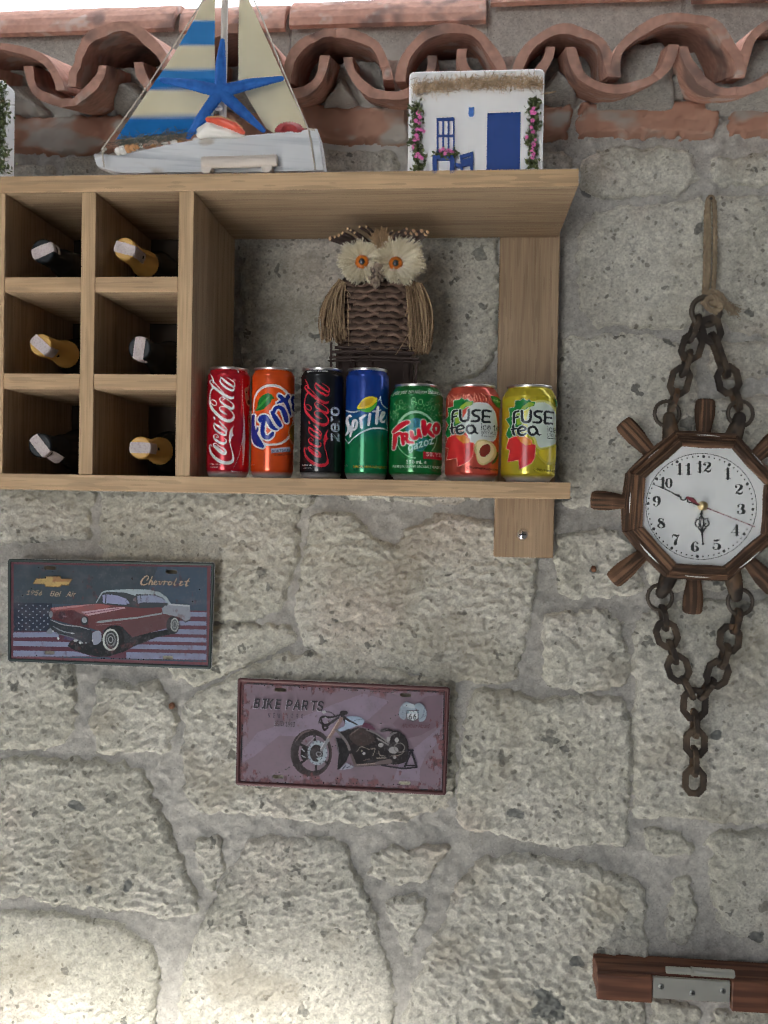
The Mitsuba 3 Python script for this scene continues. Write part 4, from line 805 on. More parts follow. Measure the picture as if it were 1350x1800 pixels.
YS2 = YBT + .022
s1 = poly([(378, 0), (377.5, 90), (379, 185), (370, 236), (327, 237), (204, 245.5), (260, 165), (300, 108), (335, 48), (355, 6), (366, -18), (378, -24)])
band = lambda a, b: sbox(150, a, 420, b)
blue1, blue2, cream = srgb(58, 130, 192), srgb(34, 112, 180), srgb(222, 214, 184)
def stripes(v):
    y = v[1] + .03 * (v[0] - 330)
    edges = [(36, 0), (39, 1), (79, 1), (83, 0), (120, 0), (126, 1), (156, 1), (160, 0), (200, 0), (208, 1), (241, 1), (247, .3)]
    k = np.interp(y, [e[0] for e in edges], [e[1] for e in edges]); return (1 - k) * cream + k * (blue1 if y < 140 else blue2)
bands = []
ys_ = list(np.arange(-30, 260, 2.5))
for a, b in zip(ys_[:-1], ys_[1:]):
    g = s1.intersection(band(a, b))
    if not g.is_empty: bands.append((g, stripes))
def place_sail(Y, belly):
    def f(v, lift):
        w = at(v[:, 0], v[:, 1], Y); u = np.clip((v[:, 0] - 200) / 180, 0, 1); t = np.clip((v[:, 1] + 30) / 270, 0, 1)
        w[:, 1] -= belly * 4 * u * (1 - u) * (.3 + .7 * t); return w
    return f
m, c = sheet(bands, place_sail(YS2, .004)); k = obj('mainsail', m, 'mat_sailcloth', boat, False, color=c); tag(k, 'cream sail with broad blue stripes')
s2 = poly([(421, -26), (434, -22), (438, 0), (470, 72), (505, 150), (541, 225), (480, 233), (468, 226), (440, 180), (419, 140), (419, 60)])
m, c = sheet([(s2, srgb(220, 212, 182))], place_sail(YS2 - .001, 0)); k = obj('jib', m, 'mat_sailcloth', boat, False, color=c); tag(k, 'plain cream sail')
obj('mast', tube([at(391, 246, YS2 - .002), at(393, 120, YS2 - .002), at(396, -40, YS2 - .002)], [.0046, .0044, .004], 10), 'mat_driftwood', boat, 40)
# starfish: five tapering arms joined in one body
import manifold3d as mf
def ballm(c, r, q=14): return mf.Manifold.sphere(float(r), q).translate([float(x) for x in c])
def chain_hull(pts, rad):
    return [mf.Manifold.batch_hull([ballm(a, ra), ballm(b, rb)]) for (a, ra), (b, rb) in zip(list(zip(pts, rad))[:-1], list(zip(pts, rad))[1:])]
def limbs(parts, edge=.0022, it=10):
    m = mf.Manifold.batch_boolean(parts, mf.OpType.Add).refine_to_length(edge); q = m.to_mesh()
    t = trimesh.Trimesh(q.vert_properties[:, :3], q.tri_verts, process=True); trimesh.smoothing.filter_taubin(t, iterations=it); return t
ps = px_size(YBT)
arms = [[(387, 160), (388, 110), (391, 72)], [(387, 160), (440, 147), (495, 138)], [(387, 160), (425, 195), (463, 229)], [(387, 160), (355, 205), (331, 241)], [(387, 160), (335, 148), (285, 141)]]
parts = []
for a in arms:
    pts = [at(x, y, YBT - .004 + .003 * i) for i, (x, y) in enumerate(a)]
    parts += chain_hull(pts, [11.5 * ps, 9.5 * ps, 4.5 * ps])
st = limbs(parts); sv = st.vertices.copy(); sv[:, 1] = (sv[:, 1] - (YBT + .002)) * .75 + YBT + .002; st.vertices = sv
k = obj('starfish', st, 'mat_starfish', boat, 60); tag(k, 'blue starfish leaning on the sails')
# shells on the deck
mat('mat_shell_white', (.82, .80, .74), .45); mat('mat_shell_coral', srgb(225, 95, 70), .25, clearcoat=.6); mat('mat_shell_tan', srgb(190, 140, 95), .5)
k = obj('shell', limbs(chain_hull([at(352, 237, YBT - .004), at(372, 229, YBT - .006), at(405, 234, YBT - .004), at(426, 238, YBT)], [7 * ps, 13 * ps, 9 * ps, 4 * ps]) + chain_hull([at(349, 229, YBT - .002), at(366, 219, YBT)], [4 * ps, 5 * ps]), .002, 6), 'mat_shell_white', boat, 60); tag(k, 'white shell with a coral mouth')
obj('shell_mouth', limbs(chain_hull([at(365, 210, YBT - .010), at(390, 214, YBT - .012), at(412, 222, YBT - .012), at(427, 233, YBT - .008)], [4.2 * ps, 7.5 * ps, 7.5 * ps, 4 * ps]), .0015, 6), 'mat_shell_coral', k, 60)
obj('shell_lip', tube([at(365, 206, YBT - .012), at(388, 206, YBT - .014), at(410, 213, YBT - .014), at(427, 225, YBT - .010)], [.0012, .0016, .0016, .001], 8), 'mat_shell_tan', k, 60)
ribs = [tube([at(509, 231, YBT + .004), at(509 + 24 * math.cos(a) * .6, 231 - 15 * math.sin(a) * .8, YBT - .003), at(509 + 25 * math.cos(a), 231 - 16 * math.sin(a), YBT + .003)], [.0008, .0019, .0013], 6) for a in np.linspace(.08, math.pi - .08, 15)]
k = obj('shell', cat_(ribs + [trimesh.Trimesh(*(lambda e: (np.vstack([e, at(509, 232, YBT + .008)]), [[i, i + 1, len(e)] for i in range(len(e) - 1)]))(np.array([at(509 + 24 * math.cos(a), 231 - 15 * math.sin(a), YBT + .004) for a in np.linspace(0, math.pi, 15)])), process=False)]), 'mat_shell_coral_dark', boat, 50); tag(k, 'ribbed dark red scallop shell', 'stuff')
mat('mat_shell_coral_dark', srgb(165, 60, 62), .5)
sn = []
for i, (x, y, r, mt) in enumerate([(208, 266, 7, 0), (216, 264, 8.5, 0), (225, 261, 8, 1), (234, 259, 7, 1), (241, 257, 5.5, 1), (247, 256, 4, 0)]):
    b = trimesh.creation.icosphere(2); b.vertices = b.vertices * r * ps * [1, .9, .95] + at(x, y, YBT + .002); sn.append(obj('shell', b, ['mat_shell_white', 'mat_shell_tan'][mt], boat, 60) if i == 0 else obj('shell_whorl', b, ['mat_shell_white', 'mat_shell_tan'][mt], sn[0], 60))
for (x, y, r, mt) in [(223, 252, 5, 'mat_shell_tan'), (318, 248, 6, 'mat_shell_tan'), (306, 250, 6, 'mat_shell_white'), (290, 252, 5, 'mat_shell_white'), (345, 246, 5, 'mat_shell_white'), (384, 190, 6, 'mat_shell_white'), (270, 256, 4, 'mat_shell_tan')]:
    b = trimesh.creation.icosphere(2); b.vertices = b.vertices * r * ps * [1.3, 1, .8] + at(x, y, YBT + .008); obj('shell', b, mt, boat, 60)
nn = 420; r5 = np.random.default_rng(8); px_ = r5.uniform(205, 330, nn); py_ = 260 - (px_ - 205) * .13 + r5.normal(-8, 4, nn)
s = at(px_, py_, YBT + .006 - .01 * r5.random(nn)); e = at(px_ + r5.normal(0, 9, nn), py_ + r5.normal(0, 5, nn), YBT + .006 - .01 * r5.random(nn))
mat('mat_net', (.12, .13, .11), .9)
k = obj('netting', strands(s, e, np.zeros((nn, 3)), .0003, .0003, 3), 'mat_net', boat, True); tag(k, 'tangle of dark netting on the deck', 'stuff')
for a in ([(178, 264), (260, 150), (340, 28), (385, -45)], [(434, -26), (460, 30), (500, 130), (541.5, 226)], [(541.5, 226), (547, 250), (554, 299)], [(180, 263), (181, 280), (183, 293)], [(552, 227), (553, 229), (541, 226)]):
    obj('rigging_cord', tube([at(x, y, YBT - .0015) for x, y in a], .0010, 6), 'mat_cord', boat, 60)
obj('cord_knot', limbs([ballm(at(182, 264, YBT - .001), .0024, 10), ballm(at(186, 262, YBT), .0018, 10)], .001, 2), 'mat_cord', boat, 60)
# the little driftwood cradle in front
zt = Z_TT + .0006
cr0, cr1 = at(356, 286, YBT - .008), at(487, 282, YBT - .008)
tr = tube([cr0, (cr0 + cr1) / 2 + [0, 0, -.0005], cr1], [.0068, .0070, .0068], 14); v = tr.vertices.copy(); v[:, 2] = np.maximum(v[:, 2], zt + .003); tr.vertices = v
obj('cradle', tr, 'mat_driftwood', boat, 40)
for x in (364, 470):
    c = at(x, 292, YBT - .006); c[2] = zt + .0066
    b = tube([c + [0, -.004, -.001], c + [0, .045, -.001]], [.0066, .0066], 14); v = b.vertices.copy(); v[:, 2] = np.maximum(v[:, 2], zt); b.vertices = v; obj('cradle_foot', b, 'mat_driftwood', boat, 40)

# ---------------------------------------------------------------- the two little white house plaques
mat('mat_white_paint', (.86, .87, .87), .5); mat('mat_blue_paint', srgb(40, 72, 142), .55)
mat('mat_pink', srgb(228, 120, 185), .7)
scene['mat_leaf'] = {'type': 'twosided', 'bsdf': {'type': 'principled', 'base_color': {'type': 'mesh_attribute', 'name': 'vertex_color'}, 'roughness': .8, 'specular': .1}}
mat('mat_dry_grass', (.46, .34, .21), .9)
def rounded_box(x0, x1, y0, y1, z0, z1, r):
    g = Polygon([(x0 + r, z0), (x1 - r, z0), (x1, z0), (x1, z1), (x0, z1), (x0, z0)]).buffer(0).buffer(-r).buffer(r, quad_segs=6)
    g = g.union(sbox(x0, z0, x1, z0 + (z1 - z0) * .4))
    pts = []
    for yy, d in ((y0, .0015), (y0 + .0015, 0), (y1 - .0015, 0), (y1, .0015)):
        gg = g.buffer(-d) if d else g
        pts += [[a, yy, b] for a, b in gg.exterior.coords]
    return trimesh.convex.convex_hull(np.array(pts))
def leaves(cs, n, spread, size, seed, tones=((.05, .07, .03), (.14, .16, .07))):
    r = np.random.default_rng(seed); V, F, C = [], [], []
    cs = np.asarray(cs)
    for i in range(n):
        c = cs[r.integers(len(cs))] + r.normal(0, 1, 3) * spread; d = _unit(r.normal(0, 1, 3)); w = _unit(np.cross(d, r.normal(0, 1, 3))) * size * .32; L = size * r.uniform(.6, 1.5)
        k = len(V) ; V += [c, c + d * L * .5 + w, c + d * L, c + d * L * .5 - w]; F += [[k, k + 1, k + 2], [k, k + 2, k + 3]]
        t = r.random(); C += [np.array(tones[0]) * (1 - t) + np.array(tones[1]) * t] * 4
    return trimesh.Trimesh(V, F, process=False), np.array(C)
def blossom(c, size, seed):
    r = np.random.default_rng(seed); ms = []
    for i in range(5):
        a = i * 2 * np.pi / 5 + r.uniform(0, .6); b = trimesh.creation.icosphere(1); b.vertices = b.vertices * [size * .6, size * .35, size * .6] + c + np.array([math.cos(a), -.15 * r.random(), math.sin(a)]) * size * .75; ms.append(b)
    return cat_(ms)
YH = -.208; ph = px_size(YH)
house = thing('house_plaque', 'white toy house front with a blue door and pink flowers, on the shelf top', 'ornament')
def hz(px, py): return at(px, py, YH)
x0, x1 = hz(718, 215)[0], hz(955.5, 215)[0]; z0, z1 = Z_TT + .0004, hz(838, 123)[2]
obj('house_front', rounded_box(x0, x1, YH, YH + .034, z0, z1, .006), 'mat_white_paint', house, 35)
def on(g, mt, name, parent, proud=.0022): return obj(name, slab(g, YH - proud, proud + .0006), mt, parent, False)
door = on(poly([(856.7, 199), (915.3, 196.8), (913.5, 305), (855, 305)]), 'mat_blue_paint', 'door', house, .0016)
obj('door_plank', slab(unary_union([poly([(858.5 + i * 11.1, 201), (868.6 + i * 11.1, 200.5), (868 + i * 11.1, 304), (858 + i * 11.1, 304)]) for i in range(5)]), YH - .0022, .001), 'mat_blue_paint', door, False); tag(list(scene)[-1], None, 'stuff')
fr_ = poly([(767.6, 207.5), (799, 206), (799, 266), (767.6, 267.5)]); holes = unary_union([poly([(770.8 + i * 9.6, a), (777.2 + i * 9.6, a), (777.2 + i * 9.6, b), (770.8 + i * 9.6, b)]) for i in range(3) for a, b in ((211.5, 236.5), (240, 264))])
win = on(fr_.difference(holes), 'mat_blue_paint', 'window_frame', house)
on(poly([(824, 189), (833.2, 188), (832.6, 201.5), (828, 203), (823.6, 201.5)]), 'mat_blue_lamp', 'lamp_box', house, .004); mat('mat_blue_lamp', srgb(70, 120, 200), .5)
n = 900; r6 = np.random.default_rng(15); t = r6.random(n)
cx_, cy_ = 727 + t * 226, 158 - t * 9 - 6 * np.sin(t * 3.1) + r6.normal(0, 5, n)
a = r6.normal(1.5, .75, n); L = r6.uniform(8, 18, n) * (1 + 1.0 * (r6.random(n) > .93))
s = at(cx_ - np.cos(a) * L / 2, cy_ - np.sin(a) * L / 2, YH - .003) + np.stack([0 * t, -.007 * r6.random(n), 0 * t], 1); e = at(cx_ + np.cos(a) * L / 2, cy_ + np.sin(a) * L / 2, YH - .003) + np.stack([0 * t, -.007 * r6.random(n), 0 * t], 1)
m = strands(s, e, np.zeros((n, 3)), .00042, .0003, 2); k = obj('thatch', m, 'mat_vcol_dull', house, True, color=strand_colors(m, n, (.26, .17, .10), (.74, .58, .40), 5)); tag(k, 'fringe of dry straw over the front', 'stuff')
obj('loose_stalk', tube([hz(950, 168), hz(976, 163)] - np.array([0, .003, 0]), .0005, 5), 'mat_straw', house, 40)
def vine(pts, seed, parent, fl, w=6):
    c = np.array([at(x, y, YH - .004) for x, y in spline(pts, 8)])
    m, col = leaves(c, 420, [w * ph * .75, .0025, w * ph * .5], 8 * ph, seed)
    k = obj('climbing_plant', m, 'mat_leaf', parent, False, color=col); tag(k, None, 'stuff')
    for i, (x, y, s_) in enumerate(fl): obj('blossom', blossom(at(x, y, YH - .009), s_ * ph, seed + i), 'mat_pink', k, 60)
r7 = np.random.default_rng(2)
vine([(730, 183), (733, 205), (734, 230), (730, 255), (738, 280), (734, 297)], 31, house, [(735, 199, 3.2), (738, 206, 3.0), (731, 212, 3.2), (737, 216, 2.6), (740, 228, 2.8), (734, 228, 3.2), (745, 231, 2.3), (732, 238, 3.4), (735, 244, 2.6), (729, 246, 2.8), (728, 256, 2.6), (726, 260, 2.2), (734, 271, 3.0), (738, 276, 3.2), (742, 278, 2.6), (731, 275, 2.4)])
vine([(940, 175), (937, 195), (940, 215), (933, 240), (938, 265), (936, 297)], 41, house, [(938, 190, 2.6), (935, 197, 3.4), (940, 199, 2.6), (936, 212, 3.0), (934, 224, 2.6), (937, 232, 3.0), (926, 241, 2.6), (940, 246, 2.6), (938, 254, 3.4), (935, 263, 3.4), (938, 271, 3.0), (936, 277, 2.6)])
# table with a flower box, and a chair, standing before the front
Yt = YH - .004
tb = obj('table', cat_([slab(poly([(760, 272.5), (799, 272.5), (799, 279), (760, 279)]), Yt - .003, .010)] + [slab(poly([(a, 279), (a + 8, 279), (a + 8, 304.5), (a, 304.5)]), Yt - .003, .002) for a in (760, 791)]), 'mat_blue_paint', house, False)
m, col = leaves([at(x, 270, Yt - .004) for x in np.linspace(766, 803, 12)], 160, [.0012, .0015, .0022], 6 * ph, 51); k = obj('flower_box_leaves', m, 'mat_leaf', house, False, color=col); tag(k, None, 'stuff')
for i, (x, y) in enumerate([(774, 265), (779, 262), (784, 267), (788, 264), (792, 266), (796, 268), (782, 270)]): obj('blossom', blossom(at(x, y, Yt - .006), 2.5 * ph, 70 + i), 'mat_pink', k, 60)
obj('chair', cat_([slab(poly([(808, 273), (832, 266), (832, 290), (810, 293)]).difference(poly([(813, 278), (827, 274), (827, 276.5), (813, 280)])), Yt, .0022), slab(poly([(800, 286), (812, 288), (811, 294), (801, 292)]), Yt - .002, .006), slab(poly([(809, 291), (814, 291), (814, 304), (810, 304)]), Yt, .002), slab(poly([(826, 289), (831.5, 288), (831.5, 304), (827, 304)]), Yt, .002)]), 'mat_blue_paint', house, False)
house2 = thing('house_plaque', 'white toy house front with green leaves left of the sailing boat', 'ornament')
xr = hz(7.5, 220)[0]; zt2 = hz(0, 140)[2]
obj('house_front', rounded_box(xr - .165, xr, YH, YH + .026, z0, zt2, .006), 'mat_white_paint', house2, 35)
vine([(3, 150), (1, 180), (5, 205), (0, 240), (4, 270), (2, 300)], 61, house2, [(-8, 170, 3), (-6, 220, 3), (-9, 262, 3)], w=9)
xd = xr - .075
obj('door', bx(xd - .022, xd + .022, YH - .0016, YH + .001, z0, z0 + .075), 'mat_blue_paint', house2, False)
obj('house_roof_thatch', strands(np.stack([np.linspace(xr - .16, xr - .005, 300), np.full(300, YH - .003), zt2 - .026 + r7.normal(0, .004, 300)], 1), np.stack([np.linspace(xr - .16, xr - .005, 300) + r7.normal(0, .006, 300), np.full(300, YH - .005), zt2 - .030 + r7.normal(0, .007, 300)], 1), np.zeros((300, 3)), .0004, .0003, 2), 'mat_straw', house2, True); tag(list(scene)[-1], None, 'stuff')
# ---------------------------------------------------------------- two printed tin plates on the wall
def rust_weight(p, n, uv):
    """How far the print has rusted away: towards the plate's edges and in small patches. uv: 0..1 over the plate; +2 on the less worn plate."""
    mild = uv.x > 1.5
    u = dr.select(mild, uv.x - 2, uv.x); v = uv.y
    e = dr.minimum(dr.minimum(u, 1 - u) * 2, dr.minimum(v * .9, (1 - v) * 1.15))
    k = fbm(p.x * 210, p.z * 130, 0.7, 4) * .75 + fbm(p.x * 40 + 3, p.z * 40, 2.0, 3) * .35
    full = smoothstep(.56, .70, k + .27 * (1 - smoothstep(.0, .24, e)) - .145)
    return dr.select(mild, .45 * smoothstep(.64, .76, k), .78 * full)
scene['mat_sign_print'] = {'type': 'blendbsdf', 'weight': mikit.proc(rust_weight),
    'a': {'type': 'blendbsdf', 'weight': mikit.proc(lambda p, n, uv: .05 + .30 * smoothstep(.45, .8, fbm(p.x * 60, p.z * 90, .3, 4)) + .25 * smoothstep(.70, .78, noise(p.x * 520, p.z * 420)) * noise(p.x * 40, p.z * 40)),
          'a': {'type': 'twosided', 'bsdf': {'type': 'principled', 'base_color': {'type': 'mesh_attribute', 'name': 'vertex_color'}, 'roughness': .5, 'specular': .12}},
          'b': {'type': 'twosided', 'bsdf': {'type': 'principled', 'base_color': {'type': 'rgb', 'value': [.13, .12, .135]}, 'roughness': .7, 'specular': .1}}},
    'b': {'type': 'twosided', 'bsdf': {'type': 'principled', 'base_color': mikit.proc(lambda p, n, uv: mix(tuple(srgb(108, 60, 62).tolist()), tuple(srgb(66, 40, 44).tolist()), smoothstep(.4, .7, fbm(p.x * 300, p.z * 300, 1.0, 3)))), 'roughness': .7}}}
mat('mat_tin_red', srgb(82, 52, 53), .4, metallic=.3); mat('mat_tin_green', srgb(52, 62, 62), .4, metallic=.3)
mat('mat_tin_back', (.30, .30, .30), .4, metallic=.6)
def plate(label, org, corners, inset, holes, rim_mat, parts, off, Y):
    q = lambda v: (org[0] + np.asarray(v)[:, 0] / 6.75, org[1] + np.asarray(v)[:, 1] / 6.75)
    t = thing('tin_sign', label, 'sign', 'printed tin plates on the wall')
    P = poly(corners); out = P.buffer(-38).buffer(38, quad_segs=6)
    H = unary_union(holes)
    px = lambda g: shapely.transform(g, lambda c: np.stack([org[0] + c[:, 0] / 6.75, org[1] + c[:, 1] / 6.75], -1))
    obj('plate', slab(px(out.difference(H)), Y, .0012), 'mat_tin_back', t, False)
    # the rolled rim: a raised bead all round
    ring = out.buffer(-inset * .55); c = np.array(ring.exterior.segmentize(25).coords)[:-1]
    w = at(*q(c), Y - .0002); obj('rim', tube(w, inset * .5 * px_size(Y) / 6.75, 10, closed=True), rim_mat, t, 50)
    lo, hi = at(*q([corners[3]]), Y)[0], at(*q([corners[1]]), Y)[0]
    def place(v, lift):
        x, y = q(v); w = at(x, y, Y); w[:, 1] -= lift; return w
    by = {}
    for name, g, col in parts: by.setdefault(name, []).append((g, col))
    lift = .0003; keep = out.buffer(-inset * .9).difference(H)
    for name, ls in by.items():
        ls2 = [(g if isinstance(g, tuple) else g.intersection(keep), c) for g, c in ls]
        ls2 = [(g, c) for g, c in ls2 if isinstance(g, tuple) or not g.is_empty]
        m, col = sheet(ls2, lambda v, l, o=lift: place(v, l + o), step=.00005); lift += .00005 * len(ls2)
        uv = np.stack([(m.vertices[:, 0] - lo[0]) / (hi[0] - lo[0]) + off, (m.vertices[:, 2] - lo[2]) / (hi[2] - lo[2])], -1)
        obj(name, m, 'mat_sign_print', t, False, color=col, uv=uv)
def slot(x, y, w=60, h=22): return line([(x - w, y), (x + w, y + 3)], 2 * h, False).buffer(0)
B = lambda pts, o=1282.5: [(x + o, y) for x, y in pts]
G = lambda *c: srgb(*c)
r9 = np.random.default_rng(12)
stars = [ell(225 + i * 43, 630 + j * 36 + i * 1.2, 9) for i in range(9) for j in range(9) if (i + j) % 2 == 0]
white_st = [poly([(160, 955), (700, 950), (700, 1010), (160, 1015)]), poly([(160, 1055), (840, 1070), (840, 1128), (160, 1115)]), poly([(160, 1170), (900, 1180), (1100, 1240), (160, 1240)])]
for a, b in ((708, 765), (816, 870), (915, 975), (1012, 1068), (1106, 1160), (1200, 1275)): white_st.append(poly([(1500, a - 12), (2450, a + 8), (2450, b + 6), (1500, b - 12)]))
script = [pen(B([(468, 335), (490, 305), (478, 284), (440, 300), (404, 350), (408, 384), (445, 388), (482, 366)]), [6, 8, 8, 12, 18, 16, 10, 5]), pen(B([(536, 292), (508, 345), (492, 388)]), [7, 12, 8]), pen(B([(495, 378), (522, 345), (536, 350), (526, 384), (548, 380)]), [5, 7, 10, 10, 5]),
          pen(B([(558, 370), (585, 355), (580, 342), (560, 354), (556, 382), (575, 389), (598, 374)]), [5, 6, 7, 9, 11, 8, 4]), pen(B([(606, 352), (622, 350), (620, 387), (645, 366), (652, 346)]), [6, 9, 10, 7, 6]), pen(B([(662, 352), (682, 350), (668, 390)]), [5, 10, 8]), pen(B([(674, 366), (698, 347), (712, 354)]), [5, 8, 8]),
          pen(B([(748, 350), (725, 366), (728, 389), (750, 386), (766, 364), (748, 350)]), [6, 11, 11, 8, 9, 6]), pen(B([(824, 312), (796, 370), (796, 394), (818, 388)]), [7, 12, 10, 5]), pen(B([(858, 376), (888, 360), (884, 347), (862, 360), (857, 388), (876, 396), (908, 380)]), [5, 6, 7, 9, 11, 8, 4]), pen(B([(968, 316), (934, 380), (934, 402), (958, 396)]), [8, 13, 11, 5]), pen(B([(920, 352), (972, 346)]), [6, 6])]
gold = G(176, 158, 138)
